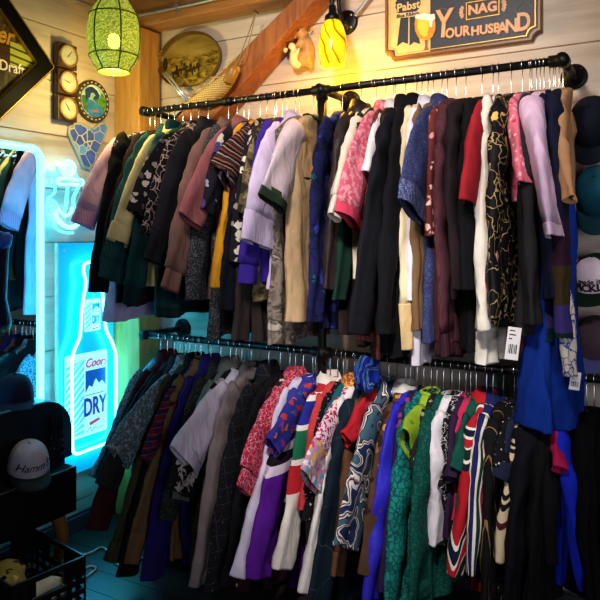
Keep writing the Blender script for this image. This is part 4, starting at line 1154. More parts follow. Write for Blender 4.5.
        tube(bm, smooth_path(pp, 2), .0065 if hang != 'wood' else .009, 8); finish('shoulder_bar', bm, hm, hr)
        if hang != 'wood':
            bm = bmesh.new(); tube(bm, [pp[0], pp[-1]], .003, 6); finish('cross_bar', bm, hm, hr)
    return root, pt, (X, zr, hz, tipz, z0, S)

def price_tag(owner, u, v0, v1, wpx, X, y=None, red=False):
    """paper tag with a bar code, child of its garment"""
    c = P(u, (v0+v1)/2, y=y); zr = owner.location.z
    hh = (P(u, v0, y=y).z-P(u, v1, y=y).z)/2; ww = wpx/2*depth(c)/FPX
    off = c-owner.location
    bm = bmesh.new(); Mx = Matrix.Translation(off) @ Matrix.Rotation(.12, 4, 'Y') @ Matrix.Rotation(.35, 4, 'Z')
    box(bm, (-ww, -.0006, -hh), (ww, .0006, hh), Mx); t = finish('price_tag', bm, m_tagpaper, owner, False)
    t['label'] = 'white paper price tag with bar code'
    bm = bmesh.new(); x = -ww*.6
    rnd = random.Random(3)
    while x < ww*.6:
        b = rnd.choice((.0016, .0024, .0036)); box(bm, (x, -.0012, -hh*.62), (x+b, -.0007, -hh*.05), Mx); x += b+.0022
    finish('bar_code', bm, m_barcode, t, False)
    bm = bmesh.new()
    for k, L in enumerate((.5, .62, .3)): box(bm, (-ww*.7, -.0012, hh*(.75-.25*k)), (-ww*.7+ww*L*1.6, -.0007, hh*(.82-.25*k)), Mx)
    finish('tag_print', bm, m_barcode, t, False)
    return t

# ---- upper rail, from the corner to the right -------------------------------------------------
U = 'U'
g = garment
lav = F('pale lavender cotton', '#b9b6dd', crease=.9)
pinkl = F('pale pink cotton', '#d3a6c4')
g(U, 'ss', 117, 84, 226, 320, lav, 'shirt', 'pale lavender shirt hanging nearest the corner with a pink sleeve', 'pale lavender shirt', w=.055, sm=pinkl, wh=.285, S=.25, yaw=-.14, cuff=(F('pink ribbed cuff', '#c694bd', [('line', 'y', .012, .3, '#a877a6')]), 1.0), cuffl=.04, T=.03)
g(U, 'ls', 122, 99, 292, 300, F('black crepe', '#121216'), 'blouse', 'black blouse with white dotted frill along its shoulder', 'black frilled blouse', col='frill', S=.27, w=.07, front=F('black white frill', '#19191c', [('blob', 95, .42, ['#b8b8b8', '#e0e0e0', '#8c8c8c'])]))
g(U, 'ls', 128, 108, 262, 305, F('dark chocolate wool', '#2a1b1c'), 'sweater', 'dark chocolate sweater squeezed behind the teal jacket', 'dark chocolate sweater')
teal = F('dark teal corduroy', '#1f4a4c', [('line', 'y', .011, .25, '#183a3d')])
g(U, 'ls', 136, 109, 280, 288, teal, 'jacket', 'dark teal long sleeved jacket left of the cream shirt', 'dark teal jacket', w=.085, T=.026, col='shirt', cuff=(teal, 1.06))
cream = F('cream yellow cotton', '#cdbd84')
g(U, 'ss', 142, 119, 243, 285, cream, 'shirt', 'cream yellow shirt with folded short sleeve between two teal tops', 'cream yellow shirt', w=.05, col='shirt', cuff=(cream, 1.12), cuffl=.05)
grn = F('deep green fleece', '#12383a')
g(U, 'ls', 151, 130, 305, 318, grn, 'hoodie', 'deep green hoodie with ribbed hem hanging low beside the cream shirt', 'deep green hoodie', w=.075, T=.03, col='hood', band=(.05, F('deep green rib', '#0f2e31', [('line', 'y', .008, .4, '#0a2022')])), cuff=(F('deep green rib', '#0f2e31'), .85))
g(U, 'ss', 159, 140, 217, 270, F('black tropical print', '#17161a', [('blob', 26, .36, ['#9c8e8a', '#5a5054', '#c9b8ae'])]), 'shirt', 'black shirt with pale leaf print and short sleeves by the green hoodie', 'black leaf print shirt', w=.07, col='shirt')
g(U, 'ss', 167, 151, 236, 290, F('black pink vine', '#151317', [('edge', 24, .05, '#a98c8c', 1.2)]), 'shirt', 'black shirt with pinkish vine scrolls right of the leaf print shirt', 'black vine shirt', w=.06, col='shirt')
g(U, 'ls', 177, 153, 262, 300, F('charcoal black twill', '#1c1c22'), 'jacket', 'charcoal black twill jacket left of the mauve brown shirt', 'charcoal twill jacket', w=.07, T=.028, col='lapel')
mv = F('mauve brown satin', '#7c5a52')
g(U, 'ls', 198, 169, 290, 300, mv, 'shirt', 'mauve brown long sleeved shirt with gathered cuffs on the upper rail', 'mauve brown shirt', w=.085, T=.03, col='shirt', cuff=(mv, .8), cuffl=.06, th=1.4)
g(U, 'ls', 207, 196, 300, 338, F('charcoal boucle', '#26272c', [('speck', 170, .56, '#65666c')]), 'coat', 'charcoal speckled boucle coat with a long straight hem', 'speckled boucle coat', w=.08, T=.03, wh=.215, smin=-.6)
g(U, 'ss', 214, 190, 222, 270, F('dusty rose cotton', '#93565a'), 'shirt', 'dusty rose short sleeved shirt in front of the mauve one', 'dusty rose shirt', w=.07, col='shirt')
g(U, 'ls', 219, 206, 212, 280, F('patchwork print', '#191a24', [('blob', 14, .42, ['#b03a3c', '#8f9bb8', '#4b3f78', '#c9c4ba', '#1c1c26', '#6d7482'])]), 'shirt', 'black patchwork shirt with red white and slate patches', 'patchwork shirt', w=.055)
ST = [(0, '#3a1e1a'), (.12, '#8c5a4a'), (.2, '#181416'), (.36, '#b58a74'), (.42, '#2b2024'), (.56, '#6d3c34'), (.66, '#17131a'), (.8, '#a0968e'), (.86, '#3c2a2c')]
g(U, 'ss', 238, 224, 180, 250, F('striped zigzag knit', '#3a2020', [('stripe', 'v.35', .085, ST, .03)], crease=.3), 'sweater', 'brown black and rust striped knit sweater on the upper rail', 'striped knit sweater', w=.085, T=.03, col='crew')
g(U, 'ls', 231, 219, 288, 290, F('mustard jersey', '#d29222'), 'shirt', 'mustard yellow shirt showing as a narrow bright strip', 'mustard shirt', w=.04, smin=-.62)
g(U, 'ls', 238, 226, 310, 322, F('blue black serge', '#121420'), 'jacket', 'blue black jacket right of the mustard shirt', 'blue black jacket', w=.06, T=.026)
g(U, 'ls', 246, 237, 262, 280, F('cream blossom print', '#1d1b1e', [('blob', 22, .40, ['#cfc3b0', '#a08f80', '#e3dccd'])]), 'blouse', 'black blouse with large cream blossoms beside the striped knit', 'cream blossom blouse', w=.055)
g(U, 'ls', 248, 238, 340, 343, F('brown black canvas', '#332b2a'), 'coat', 'long brown black canvas coat with hem just above the lower rail', 'brown black canvas coat', w=.06, wh=.2, smin=-.58)
g(U, 'ls', 254, 246, 215, 300, F('olive camouflage', '#4b4030', [('noise', 16, [(0, '#2c2a1e'), (.44, '#5e5136'), (.55, '#8c7c58'), (.64, '#38321f')], True)]), 'shirt', 'olive brown camouflage shirt left of the violet one', 'olive camouflage shirt', w=.06)
vio = F('violet nylon', '#3a2790')
g(U, 'ls', 259, 249, 284, 280, vio, 'windbreaker', 'violet windbreaker showing its bright lower sleeve under the lavender shirt', 'violet windbreaker', w=.085, T=.026, cuff=(vio, .85))
g(U, 'sl', 272, 262, 240, 345, F('wolf grey brown print', '#6a6058', [('noise', 11, [(0, '#2a2422'), (.42, '#5b4e46'), (.52, '#94877a'), (.6, '#3b332e'), (.68, '#c3b8a8')], False)]), 'shirt', 'grey brown animal print shirt whose hem hangs below the beige top', 'animal print shirt', wh=.26, S=.215)
lv = F('lilac white cotton', '#cfbfe0')
g(U, 'ss', 268, 257, 245, 290, lv, 'shirt', 'lilac white shirt with wide turned cuff left of the beige top', 'lilac white shirt', w=.10, T=.028, col='shirt', cuff=(lv, 1.06), cuffl=.07, hang='white')
bg = F('beige cotton', '#b89a74', crease=.8)
dkg = F('dark green rib knit', '#28382a')
g(U, 'ss', 287, 273, 205, 320, bg, 'shirt', 'beige top with dark green neckband and sleeve trim left of the rack upright', 'beige green trimmed top', w=.085, S=.225, T=.036, sm=F('pale lilac beige', '#d2c0c8'), col='crew', front=dkg, cuff=(dkg, 1.03), cuffl=.035, wh=.235, pocket=bg)
g(U, 'ls', 317, 313, 322, 330, F('navy geometric print', '#1b1e4a', [('blob', 15, .3, ['#17565a', '#2b2f86', '#0f2036', '#3a3f9a']), ('edge', 12, .02, '#0d0f22', .3)]), 'robe', 'long navy robe with teal geometric print touching the rack upright', 'navy geometric robe', w=.07, S=.2, wh=.21, smin=-.6)
g(U, 'ls', 337, 329, 290, 335, F('dark brown leather', '#2c2322', rough=.45), 'jacket', 'dark brown leather jacket with pearl button right of the rack upright', 'dark brown leather jacket', w=.06, T=.026, col='lapel', buttons=m_button, smin=-.6)
emb = F('embroidered cream', '#d9c8b2', [('blob', 19, .26, ['#b8322c', '#2e7a3a', '#d9c8b2', '#d9c8b2', '#c9762a'])])
g(U, 'ls', 352, 333, 218, 280, emb, 'cardigan', 'cream cardigan with red and green embroidery left of the pink jacket', 'embroidered cream cardigan', w=.06, sm=F('cream knit', '#d8cabb'), T=.024, cuff=(F('cream knit', '#d8cabb'), .8))
g(U, 'ls', 355, 338, 300, 348, F('bottle green velvet', '#143026', sheen=0), 'coat', 'bottle green velvet coat hanging low behind the pink jacket', 'bottle green velvet coat', w=.06, band=(.08, F('charcoal hem', '#29272a')), wh=.2, smin=-.55)
pk = F('pink towelling', '#c9566c', [('speck', 60, .52, '#df8f9c')])
g(U, 'ss', 366, 350, 222, 315, pk, 'jacket', 'mottled pink towelling jacket with short sleeve on the upper rail', 'pink towelling jacket', w=.092, T=.03, col='shirt', wh=.16, cuff=(F('rose red hem', '#c23c56'), 1.02), cuffl=.03)
g(U, 'ls', 375, 366, 340, 357, F('rust corduroy', '#5a3026', [('line', 'y', .009, .3, '#43231c'), ('speck', 130, .6, '#7c4a38')]), 'coat', 'rust brown corduroy coat reaching down to the lower rail', 'rust corduroy coat', w=.055, wh=.2, smin=-.58)
g(U, 'ss', 377, 371, 178, 260, F('white poplin', '#d6d0d2'), 'shirt', 'white shirt peeking between the pink jacket and the black overcoat', 'peeking white shirt', w=.06, col='shirt')
blk = F('black wool', '#101117')
g(U, 'ls', 389, 360, 335, 350, blk, 'overcoat', 'black wool overcoat with wide sleeve in the middle of the upper rail', 'black wool overcoat', w=.095, T=.034, S=.22, col='lapel', smin=-.72)
g(U, 'ls', 402, 386, 335, 356, F('black suiting', '#0c0c10'), 'jacket', 'black suit jacket with gold button right of the wool overcoat', 'black suit jacket', w=.08, T=.03, S=.215, col='lapel', buttons=m_gold, smin=-.62)
g(U, 'ls', 408, 407, 348, 300, F('ivory wool', '#d3c09a'), 'sweater', 'ivory sweater with long sleeve hanging beside the black suit jacket', 'ivory sweater', w=.055, T=.024, cuff=(F('tan rib', '#c9ac7a'), 1.1), cuffl=.09, smin=-.6)
g(U, 'ls', 415, 412, 300, 366, F('cool white linen', '#cfcbd6'), 'shirt', 'cool white linen shirt behind the denim jacket', 'cool white linen shirt', w=.045, col='shirt', wh=.19, smin=-.55)
g(U, 'ls', 421, 416, 330, 330, F('tan suede', '#6a5036'), 'jacket', 'tan suede jacket between the white linen and the denim', 'tan suede jacket', w=.045, smin=-.58)
den = F('blue denim', '#272d52', [('speck', 220, .54, '#434b74')], crease=.6)
dcu = F('faded denim cuff', '#2f3659', [('line', 'y', .02, .35, '#4a5278'), ('speck', 160, .58, '#6f7698')])
g(U, 'ss', 431, 413, 214, 345, den, 'jacket', 'blue denim jacket with frayed short sleeves on the upper rail', 'blue denim jacket', w=.12, T=.032, col='shirt', cuff=(dcu, 1.06), cuffl=.06, buttons=m_grey_metal, wh=.2)
g(U, 'ss', 437, 434, 236, 320, F('brick and pink print', '#5b2622', [('blob', 30, .3, ['#c98a86', '#7d342c', '#d7b0a4'])]), 'blouse', 'brick red blouse with pink flecks right of the denim jacket', 'brick red blouse', w=.05, wh=.17)
mar = F('maroon brown knit', '#4a2830', [('line', 'y', .006, .35, '#3b1f27')])
g(U, 'ls', 447, 444, 355, 360, mar, 'cardigan', 'maroon brown knit cardigan with ribbed hem on the upper rail', 'maroon brown cardigan', w=.07, T=.03, band=(.06, F('maroon rib', '#40232b', [('line', 'y', .012, .4, '#2c151d')])), cuff=(F('maroon rib', '#40232b'), .9), smin=-.6, col='crew')
g(U, 'ls', 458, 457, 290, 300, F('black brown felt', '#1c1417'), 'jacket', 'black brown felt jacket right of the maroon cardigan', 'black brown felt jacket', w=.08, T=.03, smin=-.6)
g(U, 'ls', 476, 468, 290, 350, F('jet black jersey', '#0b0b0e'), 'coat', 'jet black jersey coat left of the red sleeve', 'jet black jersey coat', w=.08, T=.032, smin=-.6)
g(U, 'ss', 488, 471, 207, 290, F('brick red jersey', '#8f1e26'), 'shirt', 'brick red short sleeved shirt on the upper rail', 'brick red shirt', w=.105, T=.026, wh=.17)
wh_ = F('ivory white linen', '#d6cfc2')
rw, rpt, rinf = g(U, 'ls', 494, 484, 330, 364, wh_, 'dress', 'ivory white dress with a paper price tag at its hem', 'ivory white dress', w=.05, T=.034, wh=.22, th=1.6, smin=-.58)
price_tag(rw, 513, 327, 360, 13, 0, y=-.60)
ch = F('black chain print', '#0e0d10', [('edge', 12, .022, '#a08a5c', 1.6), ('blob', 13, .24, ['#c98048', '#b84c50', '#0e0d10', '#d9b25c', '#0e0d10', '#e0a890'])], rough=.6)
g(U, 'ls', 508, 496, 318, 328, ch, 'blouse', 'black silky blouse printed with gold chains and orange flowers', 'gold chain print blouse', w=.115, T=.034, S=.22, wh=.24, smin=-.62)
g(U, 'ss', 520, 525, 186, 200, F('pink rose print', '#d0697c', [('blob', 42, .34, ['#e6a9b2', '#b8405c', '#f0c9cc'])]), 'blouse', 'pink flower print blouse right of the chain print blouse', 'pink flower print blouse', w=.05, wh=.15)
g(U, 'sl', 528, 527, 150, 240, F('petrol blue silk', '#1d4a66', rough=.5), 'top', 'petrol blue top showing only at its shoulder beside the pink blouse', 'petrol blue top', wh=.12)
g(U, 'sl', 530, 531, 150, 360, F('rose pink jersey', '#b8566c'), 'dress', 'rose pink dress with hem showing below the charcoal coat', 'rose pink dress', wh=.14, T=.014)
char = F('charcoal crepe', '#222124', crease=.6)
g(U, 'ls', 535, 533, 325, 335, char, 'coat', 'charcoal crepe coat with wide hem left of the lilac blouse', 'charcoal crepe coat', w=.09, T=.040, wh=.26, S=.2, smin=-.6)
lil = F('lilac pink cotton', '#d3b4ce', crease=.8)
g(U, 'ss', 539, 566, 238, 300, lil, 'blouse', 'lilac pink blouse with long flared sleeve at the right of the upper rail', 'lilac pink blouse', w=.11, T=.05, S=.23, cuff=(lil, 1.06), cuffl=.03, wh=.13)
g(U, 'sl', 543, 541, 300, 374, F('pale blush satin', '#d2a9b2', rough=.5), 'dress', 'pale blush slip dress hem beside the royal blue robe', 'pale blush slip dress', wh=.12, T=.013)
g(U, 'ls', 549, 553, 300, 320, F('midnight navy wool', '#12162a'), 'jacket', 'midnight navy jacket right of the lilac pink blouse', 'midnight navy jacket', w=.045, T=.026, S=.17, smin=-.52)
blu = F('royal blue velour', '#0f3088')
g(U, 'sl', 553, 545, 415, 428, blu, 'robe', 'royal blue velour robe hanging below the upper rail at the right', 'royal blue velour robe', T=.055, S=.13, wh=.28, th=2.2)
g(U, 'ls', 559, 566, 338, 342, F('colour block nylon', '#0c2828', [('zband', [(-.97, '#3b3170'), (-.88, '#3a2e1a'), (-.75, '#2e1628'), (-.60, '#12162a')])]), 'jacket', 'plum purple and teal colour block jacket at the right end', 'colour block jacket', w=.055, T=.034, S=.19, smin=-.55, wh=.22)
rb, _, _ = g(U, 'ls', 555, 568, 375, 388, F('cream and blue scribble', '#cfc6b4', [('edge', 26, .05, '#3c4c9a', 1.4)]), 'shirt', 'cream shirt with blue scribble print and bar code tag at the right end', 'blue scribble shirt', w=.035, wh=.1, T=.02, S=.13, smin=-.46, hang='white')
price_tag(rb, 575, 372, 390, 10, 0, y=-.56)
g(U, 'ls', 563, 568, 200, 230, F('camel trim wool', '#b0845c'), 'cardigan', 'narrow camel cardigan rightmost on the upper rail', 'camel cardigan', w=.035, T=.022, hang='white', wh=.1, S=.15, smin=-.5)
# ---- lower rail -----------------------------------------------------------------------------
L = 'L'
g(L, 'ls', 128, 97, 478, 490, F('pale blue lace', '#8fb4c8', [('edge', 75, .09, '#3c6078', .8)]), 'blouse', 'pale blue lace blouse nearest the bottle sign on the lower rail', 'pale blue lace blouse', w=.045)
g(L, 'ls', 135, 97, 530, 540, F('maroon black wool', '#3a121a'), 'coat', 'dark maroon coat leftmost but one on the lower rail', 'dark maroon coat', w=.075, T=.028, col='lapel')
g(L, 'ls', 142, 118, 450, 520, F('dark paisley weave', '#202226', [('blob', 80, .28, ['#3c4246', '#2c3034'])]), 'jacket', 'dark grey figured jacket behind the paisley shirt', 'dark grey figured jacket', w=.06)
g(L, 'ls', 148, 106, 488, 570, F('grey black canvas', '#262626'), 'coat', 'grey black canvas coat left of the pale paisley shirt', 'grey black canvas coat', w=.08, T=.026, col='shirt')
g(L, 'ss', 154, 117, 458, 520, F('blue grey paisley', '#6d8288', [('edge', 85, .10, '#3e5056', 1.5), ('speck', 60, .56, '#93a6aa')]), 'shirt', 'blue grey paisley shirt with short sleeve on the lower rail', 'blue grey paisley shirt', w=.075, col='shirt')
g(L, 'ls', 158, 112, 562, 570, F('dull khaki cotton', '#3c3929'), 'shirt', 'dull khaki shirt with narrow sleeve hanging low left of the black jacket', 'dull khaki shirt', w=.04, cuff=(F('dull khaki cotton', '#3c3929'), 1.1))
g(L, 'ls', 164, 128, 575, 580, F('dense black gabardine', '#111113'), 'jacket', 'black gabardine jacket with cyan lit shoulder on the lower rail', 'black gabardine jacket', w=.075, T=.03, col='lapel')
g(L, 'ls', 170, 132, 563, 560, F('tan khaki twill', '#705a38'), 'jacket', 'tan khaki twill jacket with cuffed sleeve near the floor', 'tan khaki jacket', w=.065, cuff=(F('brown tan rib', '#6e5238'), .95), cuffl=.08, col='shirt')
g(L, 'ls', 169, 143, 460, 520, F('red and blue plaid', '#6d1822', [('line', 'z', .05, .35, '#1b1e44'), ('line', 'y', .05, .35, '#3b1c3c'), ('line', 'z', .025, .06, '#8c6a66')]), 'shirt', 'red and blue checked shirt sleeve left of the indigo coat', 'red and blue checked shirt', w=.045, col='shirt')
g(L, 'ls', 180, 152, 578, 590, F('indigo velvet', '#21165c'), 'coat', 'indigo velvet coat reaching the floor on the lower rail', 'indigo velvet coat', w=.085, T=.03, col='lapel')
g(L, 'ls', 190, 170, 520, 570, F('green black tweed', '#1f221f', [('speck', 150, .58, '#454a42')]), 'jacket', 'green black tweed jacket right of the indigo coat', 'green black tweed jacket', w=.07, T=.028, col='shirt')
g(L, 'ls', 200, 178, 500, 560, F('sage grey suiting', '#5d625c'), 'suit_jacket', 'sage grey suit jacket with raised collar left of the white tee', 'sage grey suit jacket', w=.065, T=.03, col='lapel', hang='wood')
g(L, 'ss', 206, 178, 494, 530, F('black white brush print', '#171719', [('noise', 20, [(0, '#141416'), (.52, '#141416'), (.55, '#a79c9a'), (.66, '#1a1a1c')], True)]), 'shirt', 'black shirt with white brush strokes under the white tee', 'brush stroke shirt', w=.065)
wt = F('lilac white jersey', '#cdc2d4', crease=.7)
g(L, 'ss', 212, 184, 462, 520, wt, 'tee_shirt', 'lilac white tee shirt with wide short sleeve on the lower rail', 'lilac white tee', w=.105, T=.028, col='crew')
g(L, 'ls', 222, 199, 585, 595, F('taupe grey silk', '#7d7070', rough=.6, crease=.9), 'blouse', 'taupe grey silky blouse with long sleeve right of the white tee', 'taupe grey blouse', w=.075, T=.026, col='shirt')
g(L, 'ls', 240, 216, 590, 600, F('black faint plaid', '#15151b', [('line', 'z', .06, .04, '#333139'), ('line', 'y', .06, .05, '#2f2b34'), ('speck', 140, .7, '#7c6a6a')]), 'overcoat', 'large black overcoat with faint plaid lines on the lower rail', 'faint plaid overcoat', w=.10, T=.034, S=.22, col='lapel')
g(L, 'ls', 252, 230, 585, 600, F('matte black drill', '#0f0f12'), 'coat', 'matte black coat between the plaid overcoat and red bandana shirt', 'matte black coat', w=.08, T=.028)
g(L, 'ls', 262, 240, 590, 592, F('dark oxblood print', '#2a1216', [('blob', 26, .22, ['#4a2a2a', '#c7b9a8', '#381a1c'])]), 'dress', 'dark oxblood dress hanging low behind the lilac sleeve', 'dark oxblood dress', w=.04)
ban = F('red bandana print', '#a8203c', [('edge', 45, .05, '#d98a98', 1.5), ('blob', 60, .2, ['#e3b0b8', '#8a1830'])])
g(L, 'ls', 268, 242, 492, 520, ban, 'shirt', 'red pink bandana print shirt with drooping sleeve on the lower rail', 'red bandana shirt', w=.105, T=.028, col='shirt', cuff=(ban, .75))
g(L, 'ls', 276, 240, 577, 500, F('white lilac cotton', '#c9c0d6'), 'shirt', 'white lilac shirt with long thin sleeve left of the purple top', 'white lilac shirt', w=.045, hang='white')
pu = F('purple band jersey', '#4c1a78', [('zband', [(-.62, '#d2c2d8'), (-.585, '#1a1520'), (-.545, '#d2c2d8'), (-.50, '#4c2a86')])])
pu = F('purple banded jersey', '#56188a', [('zband', [(-.45, '#d8c8dc'), (-.412, '#17131b'), (-.372, '#d8c8dc'), (-.335, '#35358a')])])
g(L, 'ls', 286, 257, 578, 585, pu, 'sweatshirt', 'purple sweatshirt with white and black bands across the sleeve', 'purple banded sweatshirt', w=.10, T=.032, col='crew', th=1.4)
g(L, 'ss', 289, 272, 448, 520, F('blue violet floral', '#2b2d86', [('blob', 24, .38, ['#7a2a7c', '#c9662c', '#2f6a9c', '#b03a3a', '#3a2a90'])]), 'shirt', 'blue violet floral shirt behind the rugby striped shirt', 'blue violet floral shirt', w=.05)
rug = F('wide rugby stripes', '#d9cfc4', [('zband', [(-.505, '#b0202a'), (-.40, '#dcd4ce'), (-.38, '#1a6648'), (-.275, '#dcd4ce'), (-.255, '#232a86'), (-.17, '#dcd4ce'), (-.15, '#a8242c'), (-.10, '#22265c')])])
g(L, 'ls', 304, 284, 568, 560, rug, 'rugby_shirt', 'cream rugby shirt with red green blue white sleeve stripes', 'striped sleeve rugby shirt', w=.085, T=.032, col='shirt', front=F('white twill', '#d9d2cc'), hang='white')
g(L, 'ls', 312, 303, 510, 540, F('coral red knit', '#b83a3c'), 'cardigan', 'coral red cardigan behind the rugby shirt', 'coral red cardigan', w=.045, T=.024)
g(L, 'ls', 318, 309, 520, 540, F('black pin dot', '#131217', [('blob', 60, .2, ['#cfc6c2', '#a8444c'])]), 'blouse', 'black dotted blouse left of the pink paisley shirt', 'black dotted blouse', w=.05)
g(L, 'sl', 322, 320, 450, 520, F('petrol teal jersey', '#15545c'), 'top', 'petrol teal top showing its shoulder right of the rugby shirt', 'petrol teal top')
pai = F('pink paisley print', '#b02a5c', [('edge', 38, .11, '#e2d3da', 1.7), ('blob', 32, .25, ['#d9702c', '#8a1f5c', '#e0c05c', '#4a3a9c'])])
g(L, 'ss', 330, 310, 484, 540, pai, 'shirt', 'magenta and white paisley shirt with wide short sleeve on the lower rail', 'magenta paisley shirt', w=.09, T=.028, col='shirt', front=F('orange paisley', '#9c4a2c', [('edge', 40, .08, '#d9a04c', 1.5)]), cuff=(F('patch hem', '#b888a4', [('blob', 36, .46, ['#58a8b8', '#d9b04c', '#c2386c', '#e2d8dc'])]), 1.02), cuffl=.09)
g(L, 'ls', 332, 306, 592, 540, F('white cotton twill', '#d6d0cc'), 'shirt', 'white twill shirt with low sleeve left of the deep navy coat', 'white twill shirt', w=.05)
g(L, 'ls', 342, 320, 600, 600, F('deep navy wool', '#10202c', [('edge', 5, .006, '#33383e', .4)]), 'coat', 'deep navy coat with thin slanting lines on the lower rail', 'deep navy lined coat', w=.10, T=.034, S=.22, col='lapel')
g(L, 'ls', 350, 334, 575, 560, F('brown suede leather', '#5c3c28', rough=.6), 'jacket', 'brown suede jacket with turned cuff between navy coat and abstract shirt', 'brown suede jacket', w=.04, cuff=(F('brown suede leather', '#5c3c28'), 1.12))
g(L, 'ls', 354, 347, 440, 520, F('scarlet jersey', '#b3202a'), 'shirt', 'scarlet shirt behind the abstract print shirt', 'scarlet shirt', w=.05)
ab = F('abstract leaf print', '#c9c4c0', [('swirl', 4.5, 12, [(0, '#1e2c50'), (.2, '#cfc9c6'), (.36, '#4d1a34'), (.5, '#8b7c74'), (.62, '#e0dad6'), (.74, '#2b2b30'), (.86, '#3c5a6c')])])
g(L, 'ss', 366, 345, 548, 560, ab, 'shirt', 'white navy and wine abstract print shirt in the lower middle', 'abstract print shirt', w=.09, T=.03, col='shirt')
sw = F('blue swirl silk', '#1f3fb8', [('swirl', 5, 9, [(0, '#1c37b0'), (.3, '#2f66d6'), (.45, '#cfe0ea'), (.52, '#2450c4'), (.8, '#7fc2c8'), (.88, '#1a2e96')])], rough=.5)
q = P(368, 376, y=YR-.11); crumple('scarf', 'blue swirl silk scarf with white curls bunched over the lower rail', q, (.05, .10, .075), sw, 11, .2, None, .085)
g(L, 'ls', 384, 365, 575, 570, F('brown leaf tapestry', '#4c3426', [('blob', 24, .36, ['#8a6a44', '#2a1c18', '#b8864c', '#5e2a24'])]), 'jacket', 'brown leaf tapestry jacket with white piping on the lower rail', 'brown leaf jacket', w=.065, T=.03, col='shirt', front=F('white piping', '#d9d2c8'))
g(L, 'ls', 389, 370, 600, 600, F('cobalt violet satin', '#2a24a8', rough=.5), 'dress', 'cobalt violet dress reaching the floor right of the brown leaf jacket', 'cobalt violet dress', w=.08, T=.03)
g(L, 'ls', 396, 384, 590, 590, F('aubergine flower print', '#26183c', [('blob', 17, .22, ['#5a7a34', '#c9d0d8', '#7a3a6c', '#26183c', '#26183c'])]), 'blouse', 'aubergine blouse with scattered flowers left of the teal lace dress', 'aubergine flower blouse', w=.05)
tl = F('teal lace', '#17786e', [('edge', 42, .10, '#0c4a4c', .9)])
g(L, 'ls', 403, 396, 598, 600, tl, 'dress', 'teal lace dress flaring to the floor in the lower middle', 'teal lace dress', w=.125, T=.04, wh=.28, S=.19, smin=-.66)
g(L, 'ss', 411, 407, 445, 470, F('lime green chenille', '#8aa828'), 'sweater', 'lime green sweater with rounded shoulder on the lower rail', 'lime green sweater', wh=.15, w=.075, T=.034, col='crew')
g(L, 'ls', 417, 414, 470, 490, F('black olive leaf', '#1b1b18', [('blob', 32, .3, ['#5c5a3c', '#8a8a78', '#2c3020'])]), 'shirt', 'black shirt with olive leaves right of the lime sweater', 'olive leaf shirt', w=.05)
g(L, 'ls', 424, 417, 598, 600, F('forest teal velvet', '#0f5044', [('edge', 60, .12, '#0a3a34', .8)]), 'dress', 'forest green velvet dress spreading to the floor left of the white blouse', 'forest green velvet dress', w=.13, T=.045, wh=.28, smin=-.66)
wb_ = F('crisp white linen', '#d8d0d6', crease=.9)
g(L, 'ls', 433, 439, 540, 545, wb_, 'blouse', 'crisp white blouse with long sleeve right of the green velvet dress', 'crisp white blouse', w=.075, T=.034, wh=.18, hang='white', smin=-.62)
g(L, 'ls', 441, 446, 488, 520, F('black white scratch print', '#121114', [('edge', 20, .022, '#cfc8c6', 2.2)]), 'shirt', 'black shirt with white scratch marks right of the white blouse', 'scratch mark shirt', w=.055)
g(L, 'ls', 448, 452, 480, 540, F('plum jersey', '#2c1a34'), 'sweater', 'plum sweater left of the red rugby shirt', 'plum sweater', w=.05)
g(L, 'sl', 453, 452, 430, 520, F('raspberry jersey', '#b82a50'), 'top', 'raspberry top showing a bright shoulder on the lower rail', 'raspberry top', hang='wood')
g(L, 'ls', 459, 456, 470, 540, F('emerald velvet', '#0f4a3c'), 'jacket', 'emerald velvet jacket left of the red rugby shirt', 'emerald velvet jacket', w=.05)
rd = F('red diagonal rugby', '#a81c26', [('stripe', 'v1.1', .36, [(0, '#a81c26'), (.55, '#e0d8cc'), (.58, '#12182c'), (.66, '#e0d8cc'), (.69, '#a81c26'), (.78, '#e0d8cc'), (.8, '#14261c'), (.9, '#e0d8cc'), (.93, '#12182c')], 0)])
g(L, 'ls', 470, 459, 572, 590, rd, 'rugby_shirt', 'red rugby shirt with diagonal white and black sleeve stripes', 'red diagonal rugby shirt', w=.08, T=.034, col='shirt')
nv = F('navy vertical stripes', '#1a2050', [('stripe', 'u', .10, [(0, '#1a2050'), (.28, '#e0d8cc'), (.36, '#14302a'), (.5, '#e0d8cc'), (.58, '#a81c2c'), (.78, '#e0d8cc'), (.86, '#1a2050')], 0)])
g(L, 'ls', 477, 474, 572, 580, nv, 'rugby_shirt', 'navy red and white vertically striped rugby shirt on the lower rail', 'vertically striped rugby shirt', w=.075, T=.034, col='shirt', hang='white')
g(L, 'ls', 488, 487, 598, 600, F('black tan pinstripe', '#121013', [('line', 'y', .05, .06, '#8a6a3c')]), 'dress', 'black dress with thin tan stripes right of the rugby shirts', 'tan striped black dress', w=.07, T=.03)
g(L, 'ls', 500, 499, 470, 590, F('black sequin dots', '#0f0f12', [('blob', 70, .22, ['#d0ccc8', '#77777c'])]), 'blouse', 'black blouse with white sequin dots left of the cream striped shirt', 'sequin dot blouse', w=.05, T=.026)
g(L, 'ls', 507, 501, 480, 560, F('indigo dark denim', '#1a2136'), 'shirt', 'dark indigo denim shirt left of the cream striped shirt', 'dark indigo denim shirt', w=.055, T=.026, hang='wood')
cs = F('cream black stripes', '#cdb896', [('stripe', 'v1.0', .17, [(0, '#cdb896'), (.5, '#15131a'), (.58, '#cdb896'), (.64, '#15131a'), (.74, '#cdb896'), (.9, '#4a1a20')], 0)])
g(L, 'ls', 515, 501, 560, 565, cs, 'shirt', 'cream shirt with slanting black stripes toward the right of the lower rail', 'cream striped shirt', w=.055, T=.028, hang='wood')
